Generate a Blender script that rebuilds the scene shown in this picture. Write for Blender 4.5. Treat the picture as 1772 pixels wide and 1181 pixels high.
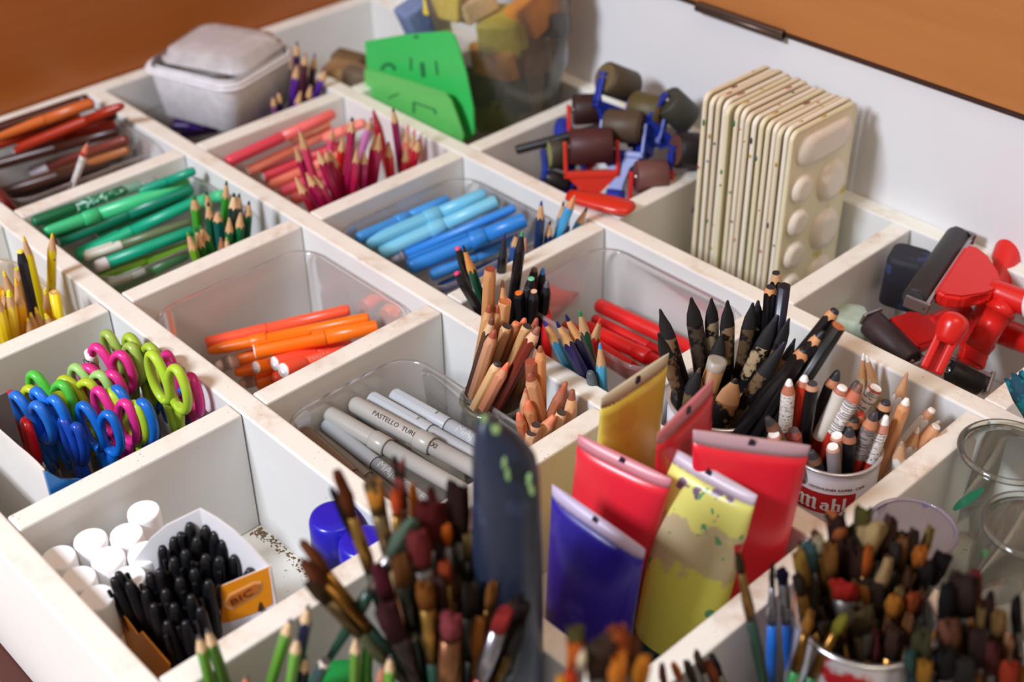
import bpy, bmesh, math, random
from mathutils import Vector, Matrix
from math import pi, sin, cos, sqrt, hypot, atan2

for o in list(bpy.data.objects):
    bpy.data.objects.remove(o)
scene = bpy.context.scene
col = scene.collection
rnd = random.Random(7)

# ---------------------------------------------------------------- units
# lengths below are written in board thicknesses: 1 u = 16 mm
U = 0.016
FW, FH = 1772, 1181

# ---------------------------------------------------------------- camera
YAW, TILT, ROLL = 0.82451, 0.95126, -0.0169
CAM = Vector((47.74879, -30.88112, 32.58486))
FPX = 2353.65
CR = Matrix.Rotation(YAW, 3, 'Z') @ Matrix.Rotation(TILT, 3, 'X') @ Matrix.Rotation(ROLL, 3, 'Z')
cam_d = bpy.data.cameras.new('camera')
cam = bpy.data.objects.new('camera', cam_d)
col.objects.link(cam)
cam.matrix_world = Matrix.Translation(CAM * U) @ CR.to_4x4()
cam_d.sensor_width = 36.0
cam_d.lens = 36.0 * FPX / FW
cam_d.clip_start = 0.02
cam_d.clip_end = 50
cam_d.dof.use_dof = True
cam_d.dof.focus_distance = 53.0 * U
cam_d.dof.aperture_fstop = 4.6
cam_d.dof.aperture_blades = 0
scene.camera = cam

# ---------------------------------------------------------------- world, lights, exposure
scene.view_settings.view_transform = 'Standard'
scene.view_settings.look = 'None'
scene.view_settings.exposure = 0.0
scene.view_settings.gamma = 1.0
scene.view_settings.use_curve_mapping = False
scene.cycles.max_bounces = 10
scene.cycles.transparent_max_bounces = 24
scene.cycles.caustics_reflective = False
scene.cycles.caustics_refractive = False

def lin(c):
    r = []
    for v in c[:3]:
        v = v / 255.0
        r.append(v / 12.92 if v <= 0.04045 else ((v + 0.055) / 1.055) ** 2.4)
    return tuple(r) + (1.0,)

world = bpy.data.worlds.new('room_light')
scene.world = world
world.use_nodes = True
bg = world.node_tree.nodes['Background']
bg.inputs[0].default_value = lin((255, 240, 224))
bg.inputs[1].default_value = 0.37

def area(name, loc, target, size, power, colour):
    d = bpy.data.lights.new(name, 'AREA')
    d.shape = 'RECTANGLE'
    d.size, d.size_y = size
    d.energy = power
    d.color = lin(colour)[:3]
    o = bpy.data.objects.new(name, d)
    col.objects.link(o)
    o.location = Vector(loc) * U
    v = (Vector(target) - Vector(loc))
    o.rotation_euler = v.to_track_quat('-Z', 'Y').to_euler()
    return o
# daylight from a window on the near left side, warm ceiling lamp overhead
area('window_light', (7, -92, 74), (8, -8, 0), (0.34, 0.32), 38.0, (234, 241, 255))
area('ceiling_lamp', (62, -6, 92), (14, 4, 0), (0.9, 0.6), 6.0, (255, 236, 214))

# ---------------------------------------------------------------- picking points: a pixel of the photograph seen on a known plane
def ray(u, v):
    return (CR @ Vector(((u - FW / 2) / FPX, -(v - FH / 2) / FPX, -1.0)))
def on_z(u, v, z):
    d = ray(u, v)
    return CAM + d * ((z - CAM.z) / d.z)
HEAD = Vector((-0.734, 0.679, 0.0))
SIDE = Vector((0.686, 0.7275, 0.0)).normalized()
def on_up(u, v, q, lean=0.0):
    """the point seen at a pixel on the upright plane through q that faces the viewer, leaning by `lean` per unit of height above the rim"""
    d = ray(u, v)
    n = HEAD - Vector((0, 0, lean))
    q = Vector((q[0], q[1], 0.0))
    return CAM + d * ((q - CAM).dot(n) / d.dot(n))

# ---------------------------------------------------------------- materials
_M = {}
def new_mat(name):
    m = bpy.data.materials.new(name)
    m.use_nodes = True
    return m, m.node_tree.nodes, m.node_tree.links, m.node_tree.nodes['Principled BSDF']
def mat(c, rough=0.45, metal=0.0, var=0.06, scale=160.0, spec=0.5, coat=0.0, name=None, c2=None, thr=None, sss=0.0, trans=0.0, bump=0.0):
    """opaque surface with a fine mottled tone; c2/thr adds blotches of a second colour"""
    key = (c, rough, metal, var, scale, spec, coat, c2, thr, sss, trans, bump)
    if key in _M:
        return _M[key]
    m, N, L, b = new_mat(name or 'surface')
    b.inputs['Roughness'].default_value = rough
    b.inputs['Metallic'].default_value = metal
    b.inputs['Specular IOR Level'].default_value = spec
    b.inputs['Coat Weight'].default_value = coat
    tc = N.new('ShaderNodeTexCoord')
    nz = N.new('ShaderNodeTexNoise')
    nz.inputs['Scale'].default_value = scale
    nz.inputs['Detail'].default_value = 3.0
    L.new(tc.outputs['Object'], nz.inputs['Vector'])
    mx = N.new('ShaderNodeMix'); mx.data_type = 'RGBA'
    base = lin(c)
    lo = tuple(max(0.0, x * (1 - var)) for x in base[:3]) + (1,)
    hi = tuple(min(1.0, x * (1 + var)) for x in base[:3]) + (1,)
    mx.inputs['A'].default_value = lo
    mx.inputs['B'].default_value = hi
    L.new(nz.outputs['Fac'], mx.inputs['Factor'])
    out = mx.outputs['Result']
    if c2 is not None:
        n2 = N.new('ShaderNodeTexNoise')
        n2.inputs['Scale'].default_value = thr[1]
        n2.inputs['Detail'].default_value = 4.0
        L.new(tc.outputs['Object'], n2.inputs['Vector'])
        rp = N.new('ShaderNodeMapRange')
        rp.inputs['From Min'].default_value = thr[0]
        rp.inputs['From Max'].default_value = thr[0] + 0.04
        L.new(n2.outputs['Fac'], rp.inputs['Value'])
        m2 = N.new('ShaderNodeMix'); m2.data_type = 'RGBA'
        L.new(rp.outputs['Result'], m2.inputs['Factor'])
        L.new(out, m2.inputs['A'])
        m2.inputs['B'].default_value = lin(c2)
        out = m2.outputs['Result']
    L.new(out, b.inputs['Base Color'])
    if bump:
        bp = N.new('ShaderNodeBump')
        bp.inputs['Strength'].default_value = bump
        bp.inputs['Distance'].default_value = 0.002
        L.new(nz.outputs['Fac'], bp.inputs['Height'])
        L.new(bp.outputs['Normal'], b.inputs['Normal'])
    if trans:
        b.inputs['Transmission Weight'].default_value = trans
    if sss:
        b.inputs['Subsurface Weight'].default_value = sss
        b.inputs['Subsurface Radius'].default_value = (0.004, 0.003, 0.002)
    _M[key] = m
    return m
def clear(c, haze=0.12, gloss=0.5, name='clear_plastic', rough=0.08, edge=0.35, dif=0.6):
    """thin clear plastic or glass: see-through, glossy, whiter where seen edge-on; haze = share of milky white"""
    key = ('clear', c, haze, gloss, rough, edge, dif)
    if key in _M:
        return _M[key]
    m, N, L, b = new_mat(name)
    N.remove(b)
    out = N['Material Output']
    tr = N.new('ShaderNodeBsdfTransparent'); tr.inputs[0].default_value = lin(tuple(255 - (255 - x)*.35 for x in c))
    df = N.new('ShaderNodeBsdfDiffuse'); df.inputs[0].default_value = lin(tuple(min(255, x) for x in c))
    tl = N.new('ShaderNodeBsdfTranslucent'); tl.inputs[0].default_value = lin(c)
    mk = N.new('ShaderNodeMixShader'); mk.inputs[0].default_value = 1.0 - dif
    L.new(df.outputs[0], mk.inputs[1]); L.new(tl.outputs[0], mk.inputs[2])
    lw = N.new('ShaderNodeLayerWeight'); lw.inputs['Blend'].default_value = 0.35
    tc = N.new('ShaderNodeTexCoord')
    nz = N.new('ShaderNodeTexNoise'); nz.inputs['Scale'].default_value = 90.0
    L.new(tc.outputs['Object'], nz.inputs['Vector'])
    mr = N.new('ShaderNodeMapRange')
    mr.inputs['To Min'].default_value = haze * 0.7; mr.inputs['To Max'].default_value = haze * 1.3
    L.new(nz.outputs['Fac'], mr.inputs['Value'])
    ma = N.new('ShaderNodeMath'); ma.operation = 'MULTIPLY_ADD'
    L.new(lw.outputs['Facing'], ma.inputs[0]); ma.inputs[1].default_value = edge
    L.new(mr.outputs['Result'], ma.inputs[2])
    m1 = N.new('ShaderNodeMixShader')
    L.new(ma.outputs[0], m1.inputs[0]); L.new(tr.outputs[0], m1.inputs[1]); L.new(mk.outputs[0], m1.inputs[2])
    gl = N.new('ShaderNodeBsdfGlossy'); gl.inputs['Roughness'].default_value = rough
    fr = N.new('ShaderNodeFresnel'); fr.inputs[0].default_value = 1.45
    m2 = N.new('ShaderNodeMixShader')
    mm = N.new('ShaderNodeMath'); mm.operation = 'MULTIPLY'; mm.inputs[1].default_value = gloss
    L.new(fr.outputs[0], mm.inputs[0]); L.new(mm.outputs[0], m2.inputs[0])
    L.new(m1.outputs[0], m2.inputs[1]); L.new(gl.outputs[0], m2.inputs[2])
    L.new(m2.outputs[0], out.inputs['Surface'])
    _M[key] = m
    return m
def board_mat():
    """white laminate, cream along the top edge, with grime specks and smudges on the top"""
    m, N, L, b = new_mat('white_laminate')
    b.inputs['Roughness'].default_value = 0.42
    tc = N.new('ShaderNodeTexCoord'); ge = N.new('ShaderNodeNewGeometry')
    sp = N.new('ShaderNodeSeparateXYZ'); L.new(ge.outputs['Normal'], sp.inputs[0])
    up = N.new('ShaderNodeMapRange'); up.inputs['From Min'].default_value = 0.55; up.inputs['From Max'].default_value = 0.9
    L.new(sp.outputs['Z'], up.inputs['Value'])
    def noise(scale, det):
        n = N.new('ShaderNodeTexNoise'); n.inputs['Scale'].default_value = scale; n.inputs['Detail'].default_value = det
        L.new(tc.outputs['Object'], n.inputs['Vector']); return n.outputs['Fac']
    def ramp(sock, a, c, t0=0.0, t1=1.0):
        r = N.new('ShaderNodeMapRange'); r.inputs['From Min'].default_value = a; r.inputs['From Max'].default_value = c
        r.inputs['To Min'].default_value = t0; r.inputs['To Max'].default_value = t1
        L.new(sock, r.inputs['Value']); return r.outputs['Result']
    def mul(a, c):
        n = N.new('ShaderNodeMath'); n.operation = 'MULTIPLY'
        L.new(a, n.inputs[0])
        if isinstance(c, float): n.inputs[1].default_value = c
        else: L.new(c, n.inputs[1])
        return n.outputs[0]
    def mix(f, a, c):
        n = N.new('ShaderNodeMix'); n.data_type = 'RGBA'
        L.new(f, n.inputs['Factor'])
        for s, k in ((a, 'A'), (c, 'B')):
            if isinstance(s, tuple): n.inputs[k].default_value = s
            else: L.new(s, n.inputs[k])
        return n.outputs['Result']
    side = mix(noise(25, 3), lin((222, 222, 219)), lin((234, 234, 231)))
    top = mix(noise(30, 4), lin((235, 231, 218)), lin((243, 240, 230)))
    c = mix(up.outputs['Result'], side, top)
    smud = mul(ramp(noise(18, 5), 0.50, 0.72), mul(ramp(noise(140, 6), 0.32, 0.7), up.outputs['Result']))
    c = mix(mul(smud, 0.75), c, lin((196, 160, 128)))
    speck = mul(ramp(noise(700, 2), 0.67, 0.72), mul(ramp(noise(45, 3), 0.42, 0.58), up.outputs['Result']))
    c = mix(mul(speck, 0.85), c, lin((120, 86, 62)))
    ss = mul(ramp(noise(420, 2), 0.755, 0.775), 0.6)
    c = mix(ss, c, lin((90, 84, 84)))
    L.new(c, b.inputs['Base Color'])
    return m
def wood_mat(ca, cb, name, grain=(1.2, 14, 14)):
    m, N, L, b = new_mat(name)
    b.inputs['Roughness'].default_value = 0.38
    tc = N.new('ShaderNodeTexCoord'); mp = N.new('ShaderNodeMapping')
    mp.inputs['Scale'].default_value = grain
    L.new(tc.outputs['Object'], mp.inputs['Vector'])
    nz = N.new('ShaderNodeTexNoise'); nz.inputs['Scale'].default_value = 6.0; nz.inputs['Detail'].default_value = 6.0
    L.new(mp.outputs[0], nz.inputs['Vector'])
    mx = N.new('ShaderNodeMix'); mx.data_type = 'RGBA'
    mx.inputs['A'].default_value = lin(ca); mx.inputs['B'].default_value = lin(cb)
    L.new(nz.outputs['Fac'], mx.inputs['Factor'])
    L.new(mx.outputs['Result'], b.inputs['Base Color'])
    return m

# ---------------------------------------------------------------- mesh helpers (all in u)
class MB:
    def __init__(s):
        s.bm = bmesh.new()
    def box(s, a, b, bevel=0.0, seg=2, mi=0):
        x0, y0, z0 = a; x1, y1, z1 = b
        v = [s.bm.verts.new(p) for p in ((x0,y0,z0),(x1,y0,z0),(x1,y1,z0),(x0,y1,z0),(x0,y0,z1),(x1,y0,z1),(x1,y1,z1),(x0,y1,z1))]
        fs = [s.bm.faces.new([v[i] for i in q]) for q in ((3,2,1,0),(4,5,6,7),(0,1,5,4),(1,2,6,5),(2,3,7,6),(3,0,4,7))]
        for f in fs: f.material_index = mi
        if bevel:
            es = list({e for f in fs for e in f.edges})
            bmesh.ops.bevel(s.bm, geom=es, offset=bevel, segments=seg, affect='EDGES', profile=0.5)
        return s
    def rings(s, rings, cap0=True, cap1=True, closed=True, mi=0, smooth=True):
        R = [[s.bm.verts.new(p) for p in r] for r in rings]
        n = len(R[0])
        for a, b in zip(R, R[1:]):
            for i in range(n if closed else n - 1):
                j = (i + 1) % n
                f = s.bm.faces.new((a[i], a[j], b[j], b[i])); f.material_index = mi; f.smooth = smooth
        if cap0:
            f = s.bm.faces.new(R[0][::-1]); f.material_index = mi
        if cap1:
            f = s.bm.faces.new(R[-1]); f.material_index = mi
        return s
    def lathe(s, prof, n=24, mi=0, cap0=True, cap1=True, sx=1.0, sy=1.0, c=(0, 0)):
        """prof: (radius, z) pairs"""
        s.rings([[(c[0] + sx * r * cos(2*pi*i/n), c[1] + sy * r * sin(2*pi*i/n), z) for i in range(n)] for r, z in prof], cap0, cap1, mi=mi)
        return s
    def tube(s, path, r, n=10, mi=0, closed=False, flat=1.0, up=(0, 0, 1)):
        P = [Vector(p) for p in path]; m = len(P)
        rr = r if isinstance(r, (list, tuple)) else [r] * m
        rings = []
        upv = Vector(up)
        for k in range(m):
            a = P[(k - 1) % m] if (closed or k) else P[k]
            b = P[(k + 1) % m] if (closed or k < m - 1) else P[k]
            t = (b - a).normalized()
            x = t.cross(upv)
            if x.length < 1e-4: x = t.cross(Vector((1, 0.02, 0)))
            x.normalize(); y = x.cross(t).normalized()
            rings.append([P[k] + x * (rr[k] * cos(2*pi*i/n)) + y * (rr[k] * flat * sin(2*pi*i/n)) for i in range(n)])
        if closed:
            R = [[s.bm.verts.new(p) for p in q] for q in rings]
            for k in range(m):
                a, b = R[k], R[(k + 1) % m]
                for i in range(n):
                    j = (i + 1) % n
                    f = s.bm.faces.new((a[i], a[j], b[j], b[i])); f.material_index = mi; f.smooth = True
        else:
            s.rings(rings, mi=mi)
        return s
    def poly(s, pts, depth, mi=0, M=None):
        """flat outline in xy, given a thickness along z"""
        M = M or Matrix.Identity(4)
        a = [s.bm.verts.new(M @ Vector((x, y, 0))) for x, y in pts]
        b = [s.bm.verts.new(M @ Vector((x, y, depth))) for x, y in pts]
        n = len(pts)
        fs = [s.bm.faces.new(a[::-1]), s.bm.faces.new(b)]
        for i in range(n):
            fs.append(s.bm.faces.new((a[i], a[(i+1) % n], b[(i+1) % n], b[i])))
        for f in fs: f.material_index = mi
        return s
    def done(s, name, mats, parent=None, M=None, recalc=True):
        bm = s.bm
        if M is not None: bm.transform(M)
        if recalc: bmesh.ops.recalc_face_normals(bm, faces=bm.faces)
        bm.transform(Matrix.Scale(U, 4))
        me = bpy.data.meshes.new(name)
        bm.to_mesh(me); bm.free()
        for m in (mats if isinstance(mats, (list, tuple)) else [mats]):
            me.materials.append(m)
        o = bpy.data.objects.new(name, me)
        col.objects.link(o)
        if parent is not None: o.parent = parent
        return o
def tag(o, label=None, cat=None, group=None, kind=None):
    if label: o['label'] = label
    if cat: o['category'] = cat
    if group: o['group'] = group
    if kind: o['kind'] = kind
    return o
def thing(name, label, cat, M=None, group=None):
    o = bpy.data.objects.new(name, None)
    o.empty_display_size = 0.01
    col.objects.link(o)
    if M is not None:
        o.matrix_world = M
    return tag(o, label, cat, group)
def frame(base, axis, roll=0.0, xhint=None):
    """placement with local z along axis (base in u)"""
    z = Vector(axis).normalized()
    h = Vector(xhint) if xhint is not None else (Vector((0, 0, 1)) if abs(z.z) < 0.95 else Vector((1, 0, 0)))
    x = (h - z * h.dot(z)).normalized()
    y = z.cross(x)
    R = Matrix((x, y, z)).transposed().to_4x4()
    return Matrix.Translation(Vector(base) * U) @ R @ Matrix.Rotation(roll, 4, 'Z')
def rrect(w, h, r, n=5, c=(0, 0)):
    pts = []
    for cx, cy, a0 in ((w/2-r, h/2-r, 0), (-w/2+r, h/2-r, pi/2), (-w/2+r, -h/2+r, pi), (w/2-r, -h/2+r, 1.5*pi)):
        for k in range(n + 1):
            a = a0 + pi/2*k/n
            pts.append((c[0] + cx + r*cos(a), c[1] + cy + r*sin(a)))
    return pts

# ---------------------------------------------------------------- the divided tray
BOARD = board_mat()
FLOORZ = -5.85
AY = {'A0': -20.4, 'A3': -10.1, 'A2': 0.0, 'A1': 10.05, 'AM': 20.0}
XB = 41.0
tray = thing('divided_tray', 'white laminate tray divided into square compartments full of art supplies', 'tray')
def board(name, a, b, bev=0.09):
    return MB().box(a, b, bev).done(name, BOARD, tray)
for k, y in AY.items():
    low = -7.5 if k == 'A0' else FLOORZ
    board('outer_panel' if k in ('A0', 'AM') else 'long_divider', (-19.6, y-.5, low), (XB, y+.5, 0))
board('outer_panel', (-20.6, -20.9, -7.5), (-19.62, 20.5, 0))
SPANS = [('A0', 'A3'), ('A3', 'A2'), ('A2', 'A1'), ('A1', 'AM')]
DIV = [(-10.0, -0.1, 9.95, 20.0, 30.1), (-10.1, 0.0, 10.07, 20.0, 30.15), (-9.85, 0.12, 10.1, 20.1, 30.16), (-9.6, 0.27, 10.02, 20.15, 30.22)]
for (p, q), xs in zip(SPANS, DIV):
    for x in xs:
        board('cross_divider', (x-.485, AY[p]+.53, FLOORZ), (x+.485, AY[q]-.53, -0.02))
MB().box((-20, -20.5, FLOORZ-.4), (XB, 20.2, FLOORZ)).done('tray_floor', mat((226, 222, 212), 0.55, c2=(176, 160, 134), thr=(0.66, 240), name='tray_floor'), tray)
def cell(strip, row):
    """inner bounds of a compartment"""
    p, q = SPANS[strip]
    xs = (-20.05,) + DIV[strip] + (XB,)
    return (xs[row]+.52, xs[row+1]-.52, AY[p]+.54, AY[q]-.54)
def cell_of(x, y):
    for s in range(4):
        if AY[SPANS[s][0]] < y <= AY[SPANS[s][1]]:
            xs = (-20.05,) + DIV[s] + (XB,)
            for r in range(6):
                if xs[r] < x <= xs[r+1]:
                    return cell(s, r)
    return None
# base under the tray and the room behind it
tag(MB().box((-24, -21.75, -8.3), (XB, 26, -7.52)).done('plinth', wood_mat((70, 32, 24), (84, 40, 30), 'dark_wood')), 'dark red-brown wooden base under the white tray', 'base')
tag(MB().box((-60, -70, -8.7), (80, 26, -8.31)).done('floor', mat((205, 192, 172), 0.5, name='beige_top')), kind='structure')
WALL = mat((226, 226, 228), 0.55, scale=30, var=0.02, name='white_wall')
tag(MB().box((-60, 20.52, -9.2), (80, 21.6, 6.62)).done('wall_back', WALL), kind='structure')
ORANGE = wood_mat((170, 106, 54), (188, 122, 66), 'orange_wood', (1.0, 12, 12))
lid = thing('wooden_panel', 'orange-brown wooden panel above the white back wall', 'panel')
MB().box((-60, 20.3, 6.78), (80, 21.5, 46), 0.06).done('board', ORANGE, lid)
MB().box((-60, 20.27, 6.58), (80, 21.4, 6.79)).done('dark_seam', mat((52, 26, 20), 0.6), lid)
hm = mat((92, 74, 66), 0.4, metal=0.6)
for x0, x1 in ((6.6, 11.95), (-20.0, -15.4)):
    h = MB(); h.box((x0, 19.95, 6.45), (x1, 20.3, 6.95), 0.08)
    ho = h.done('hinge', hm, lid)
    MB().tube([(x0, 20.1, 6.62), (x1, 20.1, 6.62)], 0.2, 10).done('hinge_pin', hm, ho)
MB().lathe([(0.13, 0), (0.13, 0.05), (0.05, 0.07)], 12).done('screw', mat((70, 40, 30)), lid, M=Matrix.Translation((15.2, 20.28, 9.6)) @ Matrix.Rotation(pi/2, 4, 'X'))
tag(MB().box((-22.4, -70, -9.2), (-20.75, 20.5, 60)).done('wall_left', wood_mat((152, 82, 26), (168, 94, 34), 'brown_wood', (12, 1.0, 12))), kind='structure')

# ================================================================ builders
def dk(c, k): return tuple(int(x*k) for x in c)
WOOD = (206, 162, 116); WOODP = (222, 188, 148); WOODR = (176, 112, 76)
def pencil(label, tip, low, q, d, body, lead, wood=WOOD, lean=0.0, hexa=True, cone=2.3, end='sharp', group=None, bands=(), leadr=0.24, length=None, blunt=0.5, bounds=True, name='coloured_pencil', cat='pencil', worn=None, wthr=(0.60, 300), zmin=None, leadlen=None, cup=None, flatten=1.0, ogive=0.0):
    """a pencil standing in a compartment: tip and a lower visible point as pixels on the upright plane through q.
    bands: (from, to, colour[, print]) along the barrel as a share of its length measured from the tip end, in u"""
    T = on_up(tip[0], tip[1], q, lean)
    B0 = on_up(low[0], low[1], q, lean)
    ax = (T - B0).normalized()
    zf = (FLOORZ + 0.08) if zmin is None else zmin
    t = (T.z - zf) / max(ax.z, 0.05)
    if bounds:
        cb = cell_of(q[0], q[1])
        if cb:
            m = d * 0.55
            for k, lo, hi in ((0, cb[0] + m, cb[1] - m), (1, cb[2] + m, cb[3] - m)):
                # going down from the tip along -ax
                if -ax[k] > 1e-6: t = min(t, max(2.5, (hi - T[k]) / -ax[k]))
                elif -ax[k] < -1e-6: t = min(t, max(2.5, (lo - T[k]) / -ax[k]))
    if cup:
        while t > 2.6:
            P = T - ax * t
            if hypot(P.x - cup[0], P.y - cup[1]) <= cup[2] - d*.6: break
            t -= .15
    if length: t = min(t, length)
    L = t
    base = T - ax * L
    root = thing(name, label, cat, frame(base, ax, rnd.uniform(0, 1.0)) if flatten == 1.0 else frame(base, ax, rnd.uniform(-.5, .5), xhint=SIDE), group)
    R = d / 2.0
    nseg = 24
    def rad(i):
        a = 2*pi*i/nseg
        if not hexa: return R
        b = (a % (pi/3)) - pi/6
        return R * cos(pi/6) / cos(b) * 1.05 if hexa else R
    pts = [(cos(2*pi*i/nseg), sin(2*pi*i/nseg)*flatten, rad(i)) for i in range(nseg)]
    mats = [mat(body, 0.33, var=0.05, c2=worn, thr=(wthr if worn else None))]
    if end == 'flat':
        m = MB()
        m.rings([[(x*r, y*r, z) for x, y, r in pts] for z in (0, L)])
        m.done('barrel', mats, root)
        MB().rings([[(x*r*.97, y*r*.97, z) for x, y, r in pts] for z in (L, L + .012)]).done('bare_end', mat(wood, 0.7), root)
        MB().lathe([(leadr*R*1.5, L + .012), (leadr*R*1.5, L + .03)], 12).done('lead', mat(lead, 0.6), root)
        return root
    k = R / (cone * d * 0.92)                      # slope of the sharpened cone
    lr = max(leadr * d * 0.5 * 1.6, 0.06)
    tipcut = lr * blunt / k                       # blunted length
    def zat(r): return L + tipcut - r / k
    m = MB()
    m.rings([[(x*r, y*r, z if z is not None else zat(r)) for x, y, r in pts] for z in (0.0, None)], cap1=False)
    m.done('barrel', mats, root)
    zl = zat(lr)
    if leadlen: zl = L - leadlen; 
    MB().rings([[(x*r*.995, y*r*.995, zat(r)) for x, y, r in pts], *([[(x*(r*.5+lr*.5)*(1+ogive), y*(r*.5+lr*.5)*(1+ogive), (zat(r)+zl)/2) for x, y, r in pts]] if ogive else []), [(x*lr, y*lr, zl) for x, y, r in pts]], cap0=False, cap1=False).done('sharpened_wood', mat(wood, 0.65, var=0.12, scale=500), root)
    e = lr * blunt
    MB().rings([[(x*lr, y*lr, zl) for x, y, r in pts], [(x*(lr*.45+e*.55), y*(lr*.45+e*.55), (zl + L)/2 + .02) for x, y, r in pts], [(x*e, y*e, L - .02) for x, y, r in pts], [(x*e*.6, y*e*.6, L) for x, y, r in pts]], cap0=False).done('lead', mat(lead, 0.5), root)
    for bd in bands:
        a, b, cc = bd[0], bd[1], bd[2]
        a = max(L - zat(R) + .02, 0) if not hexa else a
        b = b if hexa else max(b * .84, a + .9)
        MB().rings([[(x*r*1.012, y*r*1.012, L - s) for x, y, r in pts] for s in (b, a)], cap0=False, cap1=False).done('painted_band', bars_mat(cc, bd[3]) if len(bd) > 3 else mat(cc, 0.45), root)
    return root
def bars_mat(c, ink):
    """printed wrapper: light paper with dark bar lines across it"""
    key = ('bars', c, ink)
    if key in _M: return _M[key]
    m, N, L, b = new_mat('printed_wrapper')
    b.inputs['Roughness'].default_value = 0.4
    tc = N.new('ShaderNodeTexCoord')
    mp = N.new('ShaderNodeMapping'); mp.inputs['Scale'].default_value = (1, 1, 1)
    L.new(tc.outputs['Object'], mp.inputs[0])
    sx = N.new('ShaderNodeSeparateXYZ'); L.new(mp.outputs[0], sx.inputs[0])
    n = N.new('ShaderNodeTexNoise'); n.noise_dimensions = '1D'; n.inputs['Scale'].default_value = 1500 if ink == 'bars' else 900; n.inputs['Detail'].default_value = 0
    L.new(sx.outputs['Z'], n.inputs['W'])
    g = N.new('ShaderNodeMath'); g.operation = 'GREATER_THAN'; g.inputs[1].default_value = 0.54
    L.new(n.outputs['Fac'], g.inputs[0])
    f = g.outputs[0]
    n2 = N.new('ShaderNodeTexNoise'); n2.inputs['Scale'].default_value = 260 if ink == 'bars' else 1200
    L.new(tc.outputs['Object'], n2.inputs['Vector'])
    g2 = N.new('ShaderNodeMath'); g2.operation = 'GREATER_THAN'; g2.inputs[1].default_value = 0.42 if ink == 'bars' else 0.52
    L.new(n2.outputs['Fac'], g2.inputs[0])
    mm = N.new('ShaderNodeMath'); mm.operation = 'MULTIPLY'
    L.new(f, mm.inputs[0]); L.new(g2.outputs[0], mm.inputs[1])
    mx = N.new('ShaderNodeMix'); mx.data_type = 'RGBA'
    mx.inputs['A'].default_value = lin(c); mx.inputs['B'].default_value = lin((40, 36, 36))
    L.new(mm.outputs[0], mx.inputs['Factor']); L.new(mx.outputs['Result'], b.inputs['Base Color'])
    _M[key] = m
    return m
def text_mesh(s, size, squash=1.0):
    cu = bpy.data.curves.new('lettering', 'FONT')
    cu.body = s; cu.size = size; cu.extrude = 0.004; cu.resolution_u = 2
    o = bpy.data.objects.new('lettering', cu)
    col.objects.link(o)
    dg = bpy.context.evaluated_depsgraph_get()
    me = bpy.data.meshes.new_from_object(o.evaluated_get(dg))
    bpy.data.objects.remove(o); bpy.data.curves.remove(cu)
    bm = bmesh.new(); bm.from_mesh(me); bpy.data.meshes.remove(me)
    for v in bm.verts: v.co.x *= squash
    m = MB(); m.bm.free(); m.bm = bm
    return m
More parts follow.
